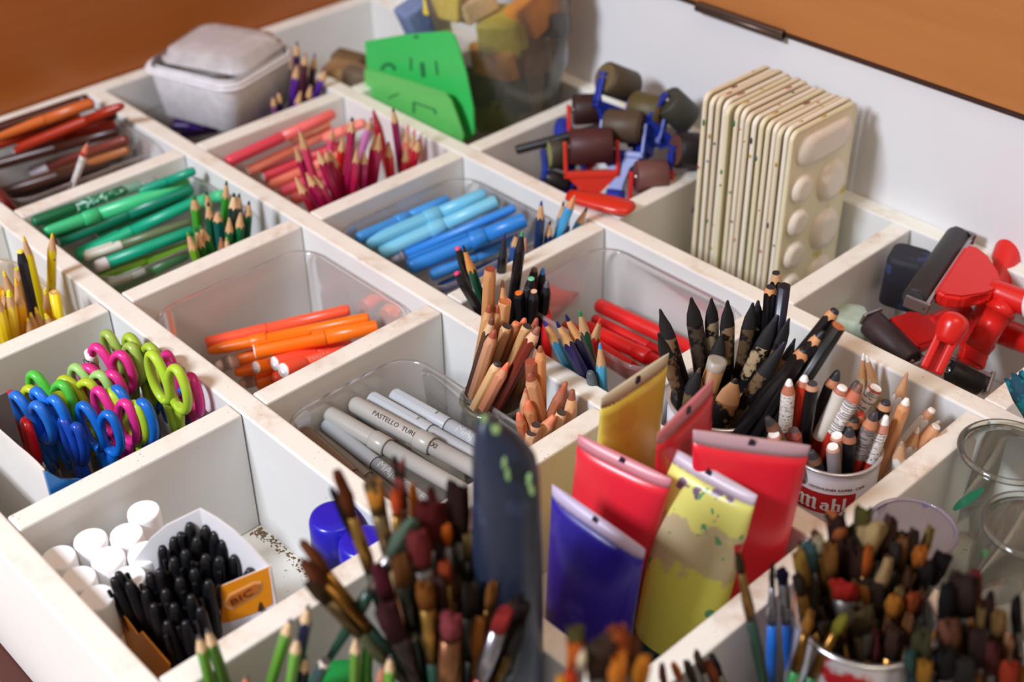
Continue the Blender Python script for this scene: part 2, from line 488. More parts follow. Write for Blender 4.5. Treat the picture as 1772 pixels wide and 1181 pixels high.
def marker(label, p1, p2, d, c, joint=0.45, e1='round', e2='round', capc=None, plug=(245, 240, 238), clip=False, collar=False, text=None, troll=None, tsize=0.42, tat=0.5, group=None, name='felt_tip_pen', cat='marker', rough=0.32, ring=False, see=False, tcol=(240, 240, 240), pattern=False):
    """felt pen lying from p1 to p2 (points in u); the half next to p1 is the cap unless joint < 0"""
    a, b = Vector(p1), Vector(p2)
    L = (b - a).length
    root = thing(name, label, cat, frame(a, b - a), group)
    R = d / 2
    def endprof(style, r, z, s):
        # profile points going outwards at an end at z, s = -1 at the start, +1 at the far end
        if style == 'round': return [(r, z - s*r*.7), (r*.93, z - s*r*.35), (r*.7, z - s*r*.08), (r*.35, z)]
        if style == 'taper': return [(r, z - s*r*3.2), (r*.8, z - s*r*1.0), (r*.62, z - s*r*.3), (r*.4, z)]
        if style == 'plug': return [(r, z - s*r*.06), (r*.97, z)]
        if style == 'open': return [(r, z - s*.02), (r, z), (r*.86, z), (r*.82, z - s*.5)]
        return [(r, z - s*.05), (r*.96, z)]
    cm = mat(c, rough, var=0.03, spec=0.45)
    if pattern:
        cm = mat(c, rough, c2=(150, 200, 180), thr=(0.56, 260))
    km = mat(capc or c, rough, var=0.03, spec=0.45)
    jz = abs(joint) * L
    r1, r2 = (R*1.0, R*.93)
    near = endprof(e1, r1, 0, -1)[::-1]
    far = endprof(e2, r2, L, 1)
    MB().lathe(near + [(r1, jz - .05), (r1*.985, jz)], 20, cap1=True).done('cap', km, root)
    MB().lathe([(r2, jz - .02)] + far, 20).done('barrel', clear((225, 235, 228), 0.3) if see else cm, root)
    if ring:
        MB().lathe([(r1*.99, jz), (r1*.99, jz+.035)], 20).done('seam', mat((80, 74, 70), 0.6), root)
    if collar:
        m = MB()
        m.lathe([(r1*1.02, jz - .8), (r1*1.14, jz - .72), (r1*1.14, jz - .05), (r1*1.02, jz)], 14)
        m.done('collar', km, root)
    for st, r, z, s in ((e1, r1, 0, -1), (e2, r2, L, 1)):
        if st == 'plug':
            MB().lathe([(r*.94, z), (r*.94, z + s*.03), (r*.5, z + s*.03), (r*.5, z + s*.045), (r*.2, z + s*.045), (r*.16, z+s*.02)][::s], 20).done('end_plug', mat(plug, 0.45), root)
    if clip:
        MB().box((R*.85, -.09, .15), (R*1.25, .09, jz*.8), .03).done('clip', km, root)
    if text:
        m = text_mesh(text, tsize)
        bmesh.ops.subdivide_edges(m.bm, edges=[e for e in m.bm.edges if e.calc_length() > tsize*.12], cuts=3)
        bmesh.ops.triangulate(m.bm, faces=m.bm.faces)
        m.bm.transform(Matrix.Rotation(pi/2, 4, 'X'))             # letters stand in xz
        m.bm.transform(Matrix.Rotation(-pi/2, 4, 'Y'))            # run along +z
        rr = (r1 if tat < abs(joint) else r2) * 1.045
        for v in m.bm.verts:
            # after the turns: z runs along the pen, x is letter height, y is relief
            ang = (v.co.x) / rr
            v.co = Vector((rr*cos(ang) , rr*sin(ang), v.co.z + tat*L))
        m.done('lettering', mat(tcol, 0.5), root, M=Matrix.Rotation(troll if troll is not None else 0, 4, 'Z'))
    return root
def tub(label, cb, ztop, zbot, r=1.5, c=(236, 232, 230), haze=0.10, group=None, wall=0.05, flange=0.15):
    """clear rounded food tub with a flared rim; cb = outer bounds of the rim"""
    x0, x1, y0, y1 = cb
    w, h, cc = x1-x0, y1-y0, ((x0+x1)/2, (y0+y1)/2)
    root = thing('clear_tub', label, 'tub', Matrix.Translation(Vector((cc[0], cc[1], zbot)) * U), group)
    H = ztop - zbot
    def rg(ins, z):
        return [(x, y, z) for x, y in rrect(w-2*ins, h-2*ins, max(.4, r-ins*.6), 7)]
    m = MB()
    m.rings([rg(flange+.42, 0.04), rg(flange+.26, 0.14), rg(flange+.05, H-.35), rg(flange, H-.12)], cap1=False)
    m.done('tub_wall', clear(c, haze), root)
    m = MB()
    m.rings([rg(flange, H-.12), rg(flange-.06, H), rg(.06, H), rg(0, H-.06), rg(.02, H-.2)], cap0=False, cap1=False)
    m.done('rim', clear(c, haze+.05, gloss=1.0, edge=0.5), root)
    return root
def ribbon_ring(m, pts, r, flat, up, mi=0, n=10):
    m.tube(pts, r, n, mi, closed=True, flat=flat, up=up)
def scissors(label, p1, p2, z, c, w=0.5, h=0.98, r=0.168, lean=0.0, side=0.0, group=None, tagtxt=None, blade=5.0, neck=2.1, open_=0.0):
    """child's scissors standing point down: the two finger loops are centred on pixels p1 and p2 at height z"""
    w *= 1.1
    A, B = on_z(*p1, z), on_z(*p2, z)
    mid = (A + B) / 2
    e = (B - A); sep = e.length; e.normalize()
    upv = (Vector((0, 0, 1)) + HEAD * lean + SIDE * side).normalized()
    nrm = e.cross(upv).normalized()
    upv = nrm.cross(e).normalized()
    piv = -neck
    base = mid + upv * (piv - blade)
    R = Matrix((e, nrm * -1 if False else upv.cross(e), upv)).transposed().to_4x4()
    root = thing('scissors', label, 'scissors', Matrix.Translation(mid * U) @ R, group)
    hm = mat(c, 0.3, var=0.03, spec=0.5)
    for s, nm in ((-1, 'handle'), (1, 'handle')):
        cx = s * sep / 2
        m = MB()
        tilt = s * (0.16 + open_)
        loop = []
        for k in range(26):
            a = 2*pi*k/26
            x = w * cos(a) * (1 - 0.12*sin(a)); zz = h * sin(a)
            loop.append((cx + x*cos(tilt) + zz*sin(tilt), s*0.05, -x*sin(tilt) + zz*cos(tilt)))
        m.tube(loop, r, 10, closed=True, flat=1.25, up=(0, 1, 0))
        low = Vector((cx - sin(tilt)*h*.95, s*.05, -cos(tilt)*h*.95))
        m.tube([low + Vector((0, 0, .15)), low + Vector((-(low.x)*.45, 0, -.45)), Vector((s*.12, s*.09, piv + .1)), Vector((-s*.05, s*.09, piv - .7))], [r*1.3, r*1.7, r*1.5, r*1.2], 10, flat=.75, up=(0, 1, 0))
        ho = m.done(nm, hm, root)
        bl = MB()
        bl.poly([(-s*.05 - .28, piv), (-s*.05 + .28, piv), (.1, piv - blade), (-.1, piv - blade + .1)], .06, M=Matrix.Translation((0, s*.04 + .0, 0)) @ Matrix.Rotation(pi/2, 4, 'X'))
        bl.done('blade', mat((190, 192, 195), 0.25, metal=1.0), root)
    MB().lathe([(.2, -.14), (.2, .14)], 12).done('rivet', mat((170, 170, 172), 0.3, metal=1.0), root, M=Matrix.Translation((0, 0, piv - .3)) @ Matrix.Rotation(pi/2, 4, 'X'))
    if tagtxt:
        m = MB()
        s = -1; cx = s*sep/2
        m.tube([(cx - w*.98 - .02, -.05, -.05), (cx - w*.86 - .1, -.05, .62)], r*1.3, 12, flat=1.2, up=(0, 1, 0))
        tg = m.done('paper_tag', mat((245, 244, 240), 0.6), root)
        t = text_mesh(tagtxt, .5)
        t.done('lettering', mat((20, 20, 20), .5), tg, M=Matrix.Translation((cx - w - .22, -.05 - r*1.75, .12)) @ Matrix.Rotation(pi/2, 4, 'X') )
    return root
def brush(label, tip, low, q, hl, hc, fc, bc, wid=0.5, bl=1.6, fl=2.0, d=0.42, lean=0.0, shape='flat', group=None, length=14, bounds=True, tipc=None, splay=1.0, wood_end=None, zmin=None):
    """paint brush, bristles up: tip and a lower point as pixels on the upright plane through q"""
    T = on_up(tip[0], tip[1], q, lean); B0 = on_up(low[0], low[1], q, lean)
    ax = (T - B0).normalized()
    zf = (FLOORZ + .1) if zmin is None else zmin
    t = min(length, (T.z - zf) / max(ax.z, .05))
    if bounds:
        cb = cell_of(q[0], q[1])
        if cb:
            for k, lo, hi in ((0, cb[0] + .2, cb[1] - .2), (1, cb[2] + .2, cb[3] - .2)):
                if -ax[k] > 1e-6: t = min(t, max(4.5, (hi - T[k]) / -ax[k]))
                elif -ax[k] < -1e-6: t = min(t, max(4.5, (lo - T[k]) / -ax[k]))
    L = t
    cam_dir = (CAM - T).normalized()
    side = ax.cross(cam_dir)
    root = thing('paintbrush', label, 'brush', frame(T - ax*L, ax, rnd.uniform(-.5, .5), xhint=side), group)
    zb = L - bl; zfz = zb - fl
    R = d/2
    n = 16
    def ell(rx, ry, z): return [(rx*cos(2*pi*i/n), ry*sin(2*pi*i/n), z) for i in range(n)]
    MB().rings([ell(R*.35, R*.35, 0), ell(R*.6, R*.6, zfz*.25), ell(R*1.05, R*1.05, zfz*.8), ell(R*.85, R*.85, zfz+.05)]).done('brush_handle', mat(hc, 0.35, var=.1, c2=(150, 120, 110) if hl else None, thr=(.64, 120) if hl else None), root)
    flat = shape in ('flat', 'fan')
    wid *= .72 if shape == 'ball' else .85
    bl *= 1.25
    bc = (bc[0], int(bc[1]*.95), int(bc[2]*.82))
    wx = wid/2; wy = min(wx, .16) if flat else wx
    MB().rings([ell(R*.9, R*.9, zfz), ell(R*.95, R*.95, zfz + fl*.2), ell(R*1.0, R*.98, zfz+fl*.24), ell(R*.95, R*.95, zfz + fl*.3), ell(wx*.9, max(wy, R*.6) if flat else wx*.9, zb)]).done('ferrule', mat(fc, 0.28, metal=0.9), root)
    m = MB()
    if shape == 'round':
        m.rings([ell(wx*.85, wx*.85, zb - .02), ell(wx*1.1*splay, wx*1.1*splay, zb + bl*.35), ell(wx*.75*splay, wx*.75*splay, zb + bl*.75), ell(wx*.2, wx*.2, L)])
    elif shape == 'ball':
        m.rings([ell(wx*.5, wx*.5, zb - .02), ell(wx*.9, wx*.9, zb + bl*.2), ell(wx*1.05, wx*1.05, zb + bl*.5), ell(wx*.85, wx*.85, zb + bl*.8), ell(wx*.35, wx*.35, L)])
    else:
        tx = {'flat': 1.0, 'fan': 1.6}[shape]
        m.rings([ell(wx*.88, wy, zb - .02), ell(wx*1.02*splay, wy*1.15, zb + bl*.4), ell(wx*tx*splay, wy*.8, zb + bl*.85), ell(wx*tx*.82, wy*.4, L)])
    for v in m.bm.verts:
        f = (v.co.z - zb) / bl
        if f > .3:
            k_ = rnd.uniform(.72, 1.12)
            v.co = Vector((v.co.x*k_ + rnd.uniform(-.05, .05)*f, v.co.y*k_ + rnd.uniform(-.04, .04)*f, v.co.z + rnd.uniform(-.20, .07)*bl*f))
    m.done('bristles', mat(bc, 0.85, var=.25, scale=420, spec=.12, c2=tipc, thr=(.5, 90) if tipc else None, bump=.3), root)
    return root

# ================================================================ pencils standing in the compartments
def behind_x(px, k):
    """a spot k behind (towards the far left end) the point of the rim seen at a pixel"""
    P = on_z(px[0], px[1], 0.0)
    return (P.x - k, P.y)
def behind_y(px, k):
    P = on_z(px[0], px[1], 0.0)
    return (P.x, P.y + k)
Y1 = (238, 214, 20); Y2 = (240, 176, 24)
G = 'yellow pencils'
for lb, t, l, k, d, b, ld, kw in (
    ('tall bright yellow pencil standing upright, furthest right of the yellow pencils', (90.4, 404), (89, 504), 1.5, .40, Y1, (226, 190, 30), dict(cone=2.9, worn=(120, 90, 20))),
    ('tall sharp yellow pencil leaning behind the black pencil', (41, 409), (70, 525), 1.7, .38, Y1, (226, 196, 30), dict(cone=3.2)),
    ('black pencil with a blunt yellow lead among the yellow pencils', (34.7, 433), (59, 541), 1.4, .46, (22, 22, 34), (250, 226, 60), dict(wood=(24, 24, 36), cone=3.0, leadr=.36, blunt=.85)),
    ('yellow-brown pencil with pale lead at the left edge of the yellow pencils', (6.2, 469), (26, 530), 1.9, .44, (226, 188, 60), (244, 214, 60), dict(cone=3.0)),
    ('worn pencil with a greenish yellow lead just left of the black pencil', (28.5, 464), (44, 525), 1.6, .44, (190, 140, 60), (206, 204, 50), dict(cone=2.6, leadr=.34, blunt=.9)),
    ('orange-yellow pencil with long bare wood in front of the worn greenish one', (26.7, 482.5), (42, 571), 1.2, .44, Y2, (244, 190, 40), dict(cone=4.0)),
    ('yellow pencil with a white stripe and lemon lead', (15, 502), (25, 579), .9, .46, (236, 198, 50), (232, 226, 40), dict(cone=2.6, leadr=.34)),
    ('short orange-yellow pencil left of the flat-ended yellow pencil', (77.4, 500), (85, 545), 1.2, .42, Y2, (240, 220, 50), dict(cone=3.2)),
    ('unsharpened yellow pencil showing its flat end', (94, 506), (101, 547), .9, .44, Y1, (240, 220, 60), dict(end='flat')),
    ('small yellow pencil stub peeking over the board below the black pencil', (52.5, 541), (57, 561), .8, .40, Y2, (240, 214, 50), {}),
    ('broad bare-wood pencil with yellow lead right of the black pencil', (61, 532), (68.5, 557), .9, .46, (204, 150, 70), (244, 214, 50), dict(cone=3.4)),
    ('lowest yellow pencil tip hidden almost wholly by the board', (47, 550), (51, 568), .7, .38, Y2, (238, 214, 40), {}),
    ('short pencil stub with pale yellow lead in front of the flat-ended one', (78, 543), (84, 555), .7, .40, (214, 160, 60), (242, 222, 70), dict(leadr=.34)),
    ('short tan pencil with yellow lead behind the white-striped one', (5.3, 503), (14, 545), 1.6, .42, (210, 160, 70), (240, 206, 50), {}),
    ('thick plain yellow pencil at the picture edge below the other yellow ones', (-8, 508), (10, 585), .8, .5, (240, 206, 30), (240, 206, 40), {}),
):
    pencil(lb, t, l, behind_x(l, k), d, b, ld, group=G, **kw)
GA = (52, 150, 44); GD = (18, 92, 58); GK = (16, 52, 44)
G = 'green pencils'
for lb, t, l, k, d, b, ld, kw in (
    ('tallest bright green pencil with sharp dark green lead', (392, 313), (387.5, 400), 2.0, .38, GA, (20, 70, 50), dict(cone=3.2)),
    ('grass green pencil with a white flash and worn green lead, furthest left and tall', (335.5, 337), (342, 392), 3.0, .5, (74, 170, 50), (30, 120, 60), dict(cone=2.2, leadr=.3)),
    ('green pencil with dark lead just right of the white-flashed pencil', (357, 331), (366, 386), 2.8, .4, (30, 140, 70), (18, 60, 44), dict(cone=2.8)),
    ('dark green pencil with a dark tip standing before the taller pencil beside the flashed one', (360, 350), (367, 420), 2.1, .42, GD, (20, 56, 50), dict(cone=2.6)),
    ('blackish green pencil with pale wood, right of the tallest pencil', (405, 334), (402, 418), 1.6, .46, GK, (30, 60, 50), dict(cone=2.3, wood=WOODP)),
    ('dark pencil with a black lead behind the blackish green one', (414, 335), (411, 395), 2.2, .4, (40, 50, 50), (20, 30, 44), dict(cone=2.6)),
    ('dark green pencil at the right end of the green bunch', (431, 348), (426, 409), 1.5, .4, GD, (18, 54, 54), dict(cone=2.6)),
    ('stout green pencil below the rightmost dark green pencil', (416, 368), (413, 415), 1.1, .46, (24, 110, 64), (190, 150, 110), dict(cone=2.2)),
    ('stubby pine green pencil with a rounded wood tip in the middle of the bunch', (376, 369), (382, 415), 1.6, .5, (20, 96, 84), (200, 150, 110), dict(cone=1.3, blunt=.9)),
    ('green pencil with plain wood tip below the tallest pencil', (396.5, 377), (397.6, 420), 1.1, .42, (26, 104, 60), (194, 150, 110), dict(cone=2.4)),
    ('leaning green pencil with a broad wood tip, low on the left', (346, 390), (366, 436), 1.3, .46, (30, 120, 56), (60, 110, 60), dict(cone=2.4)),
    ('leaning tan-tipped green pencil left of the broad-tipped leaning one', (338, 393), (352.5, 440), 1.0, .42, (30, 110, 50), (40, 96, 60), dict(cone=3.4)),
    ('lime green pencil furthest left and lowest in the green bunch', (324, 401), (339, 447), .8, .42, (112, 170, 40), (96, 150, 40), dict(cone=3.0)),
    ('tiny pencil tip with reddish wood at the board below the green bunch', (382, 411), (384, 428), .8, .4, (30, 100, 56), (150, 100, 80), dict(wood=WOODR)),
    ('tiny pencil tip with pale wood at the board below the green bunch', (392, 411), (393, 425), .7, .4, (30, 110, 56), (170, 160, 80), dict(wood=WOODP)),
):
    pencil(lb, t, l, behind_x(l, k), d, b, ld, group=G, **kw)
P1 = (226, 70, 110); P2 = (168, 20, 76); P3 = (186, 22, 62)
G = 'pink and crimson pencils'
for lb, t, l, k, d, b, ld, kw in (
    ('pink pencil with long pale wood tip, tall and furthest left of the pink bunch', (516, 219), (542.5, 305), 1.8, .44, P1, (226, 120, 130), dict(cone=3.8)),
    ('thin bright pink pencil standing behind the pink felt pens', (576, 219), (570, 268), 2.6, .36, (236, 86, 130), (226, 110, 150), dict(cone=2.8)),
    ('tall crimson pencil with dark brown lead in the middle of the bunch', (609.6, 203.5), (600, 332), 1.0, .42, P2, (90, 40, 40), dict(cone=2.4)),
    ('tall dark red pencil whose painted tip crosses the lilac pencil', (646, 190), (664, 262), 2.0, .46, (176, 34, 50), (170, 30, 50), dict(cone=2.9, wood=(170, 50, 60))),
    ('lilac pencil leaning against the tall dark red one', (643, 203), (627, 262), 2.1, .38, (212, 128, 190), (176, 90, 110), dict(cone=2.6)),
    ('tall plum pencil with a black lead near the right corner', (680, 187), (694, 290), 1.2, .38, (142, 22, 78), (40, 30, 34), dict(cone=2.8)),
    ('coral pencil with a pink point at the right corner of the bunch', (706, 216), (703, 262), 1.6, .42, (230, 90, 90), (226, 70, 100), dict(cone=3.4)),
    ('pale wood pencil with pink lead right of the coral pencil', (717, 224), (713, 262), 1.3, .42, (200, 60, 70), (216, 70, 110), dict(cone=3.4)),
    ('red pencil furthest right of the pink and crimson bunch', (725, 240), (715, 288), .9, .42, (176, 24, 40), (176, 40, 40), dict(cone=2.2)),
    ('crimson pencil low on the left under the tall pink one', (511, 256), (528, 300), 1.9, .44, P2, (206, 160, 120), dict(cone=2.2)),
    ('deep crimson pencil, left one of the close pair in the middle', (549.6, 262), (583, 341), .8, .46, (160, 18, 70), (200, 156, 112), dict(cone=1.9)),
    ('deep crimson pencil, right one of the close pair in the middle', (562, 258), (588, 333), 1.1, .44, P2, (190, 120, 80), dict(cone=2.1)),
    ('crimson pencil with a long slanting wood tip right of the close pair', (571, 260), (595, 328), 1.0, .44, P3, (210, 160, 116), dict(cone=2.9)),
    ('crimson pencil with wide wood tip in front of the tall crimson one', (616.7, 253), (611.6, 328), .8, .46, (178, 22, 72), (206, 160, 110), dict(cone=2.5)),
    ('mauve-crimson pencil beside the wide-tipped crimson one', (630, 260), (628, 322), .8, .44, (162, 30, 90), (206, 160, 110), dict(cone=2.2)),
    ('crimson pencil with a bright broad wood tip left of the dark red one', (657, 231), (646, 312), .9, .46, P2, (206, 160, 110), dict(cone=2.6)),
    ('crimson pencil half hidden behind the bright broad-tipped one', (650, 235), (638, 314), 1.2, .42, (176, 20, 70), (196, 150, 110), dict(cone=2.4)),
    ('short crimson pencil leaning left at the near board, lowest of the bunch', (511, 307), (538.5, 359), .7, .44, (150, 18, 46), (206, 166, 120), dict(cone=2.7)),
    ('short crimson pencil leaning left beside the lowest one', (530, 299), (559, 353), .8, .44, P2, (196, 140, 90), dict(cone=2.2)),
    ('short pink-crimson pencil leaning left, third from the near left corner', (542.5, 304), (570, 350), .9, .44, (176, 40, 90), (206, 150, 100), dict(cone=2.2)),
    ('reddish pencil with pale tip under the coral pencil', (703, 252), (700, 290), .8, .42, (196, 40, 60), (214, 170, 130), dict(cone=2.8)),
    ('scarlet pencil left of the tall crimson pencil', (593, 238), (587, 312), 1.4, .42, (200, 26, 30), (196, 140, 70), dict(cone=2.4)),
    ('brick red pencil low behind the bright broad-tipped crimson one', (672, 245), (676, 302), 1.0, .46, (190, 44, 50), (196, 60, 60), dict(cone=2.4)),
):
    pencil(lb, t, l, behind_x(l, k), d, b, ld, group=G, **kw)
B1 = (20, 44, 84); B2 = (66, 160, 214)
G = 'blue pencils'
for lb, t, l, k, d, b, ld, kw in (
    ('navy pencil with a sharp blue point, furthest left of the blue pencils', (937, 348), (931.5, 430), 1.4, .40, B1, (40, 60, 140), dict(cone=3.0)),
    ('short navy pencil second from the left of the blue pencils', (952, 382), (947.6, 420), 1.0, .38, (24, 52, 110), (40, 50, 90), dict(cone=2.8)),
    ('tan-tipped pencil with a dark lead behind the long light blue one', (975.5, 349), (968.8, 390), 1.9, .4, (120, 130, 150), (50, 50, 60), dict(cone=3.0)),
    ('long light blue pencil leaning right with orange wood tip', (994.8, 338), (963.8, 412), .9, .42, B2, (196, 130, 90), dict(cone=2.2, wood=(216, 150, 100))),
    ('light blue pencil with a pale wood tip, furthest right of the blue pencils', (1016, 359), (998.6, 396), .8, .42, B2, (60, 80, 100), dict(cone=2.8)),
    ('tiny dark blue pencil tip just above the board', (985, 391), (981, 404), .7, .38, (40, 70, 150), (40, 60, 130), dict(wood=(60, 80, 140))),
    ('dark pencil tip behind the light board edge beside the grey tub rim', (894, 404), (889, 436), 1.6, .4, (50, 90, 160), (40, 40, 80), {}),
    ('stub with pale orange tip low beside the blue felt pens', (909, 412), (905, 436), 1.2, .4, (90, 150, 200), (206, 150, 120), dict(wood=(214, 160, 130))),
):
    pencil(lb, t, l, behind_x(l, k), d, b, ld, group=G, **kw)
PU = (70, 30, 110)
G = 'purple pencils'
for lb, t, l, k, d, b, ld, kw in (
    ('tallest dark purple pencil with a black lead', (514, 72), (512, 165), 2.3, .42, (60, 26, 74), (40, 34, 40), dict(cone=2.6)),
    ('purple pencil with tan tip right of the tallest one', (545, 92), (537, 160), 1.8, .4, (64, 40, 60), (90, 60, 150), dict(cone=3.0)),
    ('violet pencil with a wide wood tip under the tallest purple one', (514, 112), (506, 178), 1.4, .44, (86, 30, 140), (190, 140, 110), dict(cone=2.4)),
    ('maroon pencil between the two tallest purple ones', (528, 92), (524, 170), 2.0, .4, (84, 36, 50), (150, 90, 80), {}),
    ('violet pencil leaning right, furthest right of the purple ones', (564, 118), (548, 165), 1.2, .4, (90, 40, 150), (150, 60, 110), dict(cone=2.6)),
    ('short navy pencil left of the purple bunch', (482, 156), (484, 187), 1.2, .4, (40, 36, 90), (50, 40, 70), dict(cone=2.4)),
    ('tiny purple tip left of the short navy pencil', (472, 165), (475, 190), 1.0, .36, (120, 70, 110), (110, 60, 100), {}),
    ('short pencil with bare wood tip before the violet wide-tipped one', (520, 158), (516, 178), .9, .44, (110, 50, 150), (200, 150, 120), {}),
    ('short pencil with tan tip before the purple tan-tipped one', (538, 148), (533, 172), .9, .44, (70, 40, 60), (200, 150, 120), {}),
):
    pencil(lb, t, l, behind_x(l, k), d, b, ld, group=G, **kw)
BLK = (16, 16, 20); BW = (20, 20, 24)
G = 'mixed pencils beside the red felt pens'
for lb, t, l, k, d, b, ld, kw in (
    ('black pencil with a pink lead, upper of the two pink-tipped ones', (791, 428), (824.7, 514), 1.2, .42, BLK, (236, 80, 120), dict(wood=BW, cone=3.4, leadr=.36, blunt=.85)),
    ('black pencil with a magenta lead, lower of the two pink-tipped ones', (789, 471), (835, 546), .9, .44, BLK, (230, 60, 120), dict(wood=BW, cone=3.0, leadr=.36, blunt=.85)),
    ('dark green pencil with orange wood and black-green lead beside the pink-tipped one', (801.3, 425), (837, 530), 1.4, .42, (18, 76, 54), (26, 40, 34), dict(cone=4.2, wood=(222, 150, 80))),
    ('black pencil with indigo lead, left one of the tall upright pair', (873.5, 403), (865, 502), 2.2, .42, (26, 26, 30), (50, 44, 110), dict(wood=(40, 40, 44), cone=4.2)),
    ('black pencil with green lead, right one of the tall upright pair', (904, 400), (883.6, 550), 2.6, .44, BLK, (60, 150, 110), dict(wood=(24, 24, 28), cone=3.0)),
    ('black pencil with a brown lead at the top of the black cluster', (925, 464), (914, 548), 3.3, .46, BLK, (110, 76, 70), dict(wood=BW, cone=2.6, leadr=.4, blunt=.8)),
    ('black pencil with a blue lead at the top of the black cluster', (940, 464), (930, 540), 3.1, .44, BLK, (50, 130, 200), dict(wood=BW, cone=2.6, leadr=.34)),
    ('black pencil with a mint green lead in the black cluster', (919, 481), (910, 550), 2.8, .44, BLK, (130, 220, 170), dict(wood=BW, cone=2.4, leadr=.42, blunt=.9)),
    ('black pencil with a grey lead, furthest right of the black cluster', (947, 486), (938.5, 560), 2.6, .46, BLK, (100, 100, 106), dict(wood=BW, cone=2.4, leadr=.36)),
    ('black pencil with an orange lead, lowest on the left of the black cluster', (897.5, 506), (902, 560), 2.2, .44, BLK, (240, 120, 40), dict(wood=BW, cone=1.8, leadr=.46, blunt=.9)),
    ('black pencil with a peach lead at the front of the black cluster', (924, 503), (922, 562), 2.1, .44, BLK, (240, 190, 160), dict(wood=(34, 34, 38), cone=2.4, leadr=.38, blunt=.9)),
    ('black pencil with a dark lead in the middle of the black cluster', (912, 499), (911, 560), 2.5, .42, BLK, (50, 50, 56), dict(wood=BW, leadr=.4, blunt=.9)),
    ('light blue pencil with freshly cut wood leaning over the white board', (940.5, 555), (989, 642), .8, .46, (58, 150, 196), (40, 70, 170), dict(cone=3.2, wood=(222, 168, 108))),
    ('indigo pencil with ragged cut wood between the light blue and the navy ones', (963, 557), (1016.7, 658), .7, .46, (44, 40, 100), (24, 24, 80), dict(cone=3.2, wood=(226, 176, 120))),
    ('navy pencil with a long dark blue point leaning right of the indigo one', (979, 545), (1030, 654), 1.0, .48, (16, 22, 66), (20, 24, 84), dict(cone=3.4, wood=(222, 168, 110))),
    ('dark green pencil with green lead behind the navy one', (1003, 538), (1024, 630), 1.5, .44, (38, 84, 54), (40, 130, 70), dict(cone=3.2)),
    ('red pencil with a red lead leaning left of the red felt pens', (1039, 551), (1023, 612), 1.7, .42, (206, 34, 30), (226, 60, 50), dict(cone=3.2)),
    ('sky blue pencil with pale wood standing right of the others', (1038, 594), (1042, 670), .8, .40, (74, 168, 210), (60, 160, 220), dict(cone=3.6)),
):
    pencil(lb, t, l, behind_y(l, k), d, b, ld, group=G, **kw)
# brown pencils: a glass jar holds some, the rest stand loose in the corner
JC = (15.35, -1.98)
TAN = (212, 158, 108); PT = (200, 146, 106)
G = 'brown pencils in the glass jar'
for lb, t, l, k, d, b, ld, kw in (
    ('thick tan pencil with a broad flat rust lead, tallest in the glass jar', (848, 464), (843, 560), .8, .5, (206, 144, 92), (150, 70, 44), dict(cone=3.6, leadr=.5, blunt=.95, wood=(208, 146, 96))),
    ('tan pencil with a small brown lead right of the tallest in the jar', (869.4, 485), (871, 570), .9, .44, (210, 152, 100), (146, 84, 50), dict(cone=4.0, wood=(216, 164, 112))),
    ('tan pencil with a rounded rust lead along the left side of the jar', (848, 527), (821.7, 662), .3, .44, (214, 156, 96), (150, 76, 50), dict(cone=2.6, leadr=.4, wood=(210, 156, 108))),
    ('dark brown painted pencil with pale wood and maroon lead at the left of the jar', (853, 550), (812.5, 684), .0, .44, (84, 54, 40), (110, 60, 52), dict(cone=2.5, leadr=.36, wood=(216, 180, 140))),
    ('pinkish tan pencil with a tall rust lead at the front left of the jar', (856, 571), (818.6, 690), -.5, .48, (206, 150, 112), (164, 80, 58), dict(cone=2.2, leadr=.44, wood=(206, 150, 112))),
    ('worn tan pencil with a chipped black tip behind the pinkish one', (877.5, 564), (840, 672), .1, .46, (196, 144, 100), (54, 48, 46), dict(cone=2.0, leadr=.5, blunt=.95, wood=(214, 168, 122))),
    ('reddish brown pencil with an orange-rust lead in the middle of the jar', (894, 558), (862, 650), .3, .46, (150, 92, 60), (226, 128, 84), dict(cone=1.6, leadr=.42, blunt=.8, wood=(168, 108, 72))),
    ('brown pencil with a coral lead at the back of the jar', (908, 551), (884, 640), .7, .44, (160, 106, 72), (224, 120, 80), dict(cone=1.8, leadr=.42, wood=(190, 130, 90))),
    ('pale pencil with a broken black tip beside the white-striped pencil', (913, 564), (872, 660), .0, .46, (206, 156, 104), (56, 50, 50), dict(cone=2.2, leadr=.5, blunt=.95, wood=(214, 170, 122))),
    ('tan pencil with a rust lead behind the white-striped pencil', (929, 551), (905, 640), .5, .44, (186, 128, 84), (168, 84, 62), dict(cone=2.6, leadr=.4, wood=(196, 140, 98))),
    ('large red-brown pencil with a white stripe leaning out to the right of the jar', (932, 566), (862, 700), -.8, .52, (124, 50, 34), (150, 94, 76), dict(cone=2.1, leadr=.4, wood=(226, 178, 142))),
    ('short pale pencil with a black lead at the front of the jar', (863, 627), (829, 693), -.8, .46, (226, 182, 126), (58, 52, 48), dict(cone=2.2, leadr=.46, blunt=.8, wood=(232, 194, 146))),
    ('short salmon pencil with a coral lead at the front of the jar', (880, 628), (843, 697), -1.0, .46, (206, 136, 100), (226, 116, 84), dict(cone=2.6, leadr=.4, wood=(212, 148, 112))),
    ('tan pencil with a rust lead behind the dark brown painted one', (862, 528), (845, 620), .5, .46, (206, 150, 100), (156, 78, 50), dict(cone=2.0, leadr=.46, wood=(206, 150, 102))),
    ('thick tan pencil with a ragged orange-brown tip between the two tall ones', (874, 521), (862, 620), .6, .56, (212, 156, 104), (196, 112, 70), dict(cone=1.2, leadr=.55, blunt=.95, wood=(216, 160, 110))),
):
    pencil(lb, t, l, (JC[0] - .734*k, JC[1] + .679*k), d, b, ld, group=G, bounds=False, zmin=-5.2, cup=(JC[0], JC[1], 1.26), **kw)
G = 'brown pencils loose beside the jar'
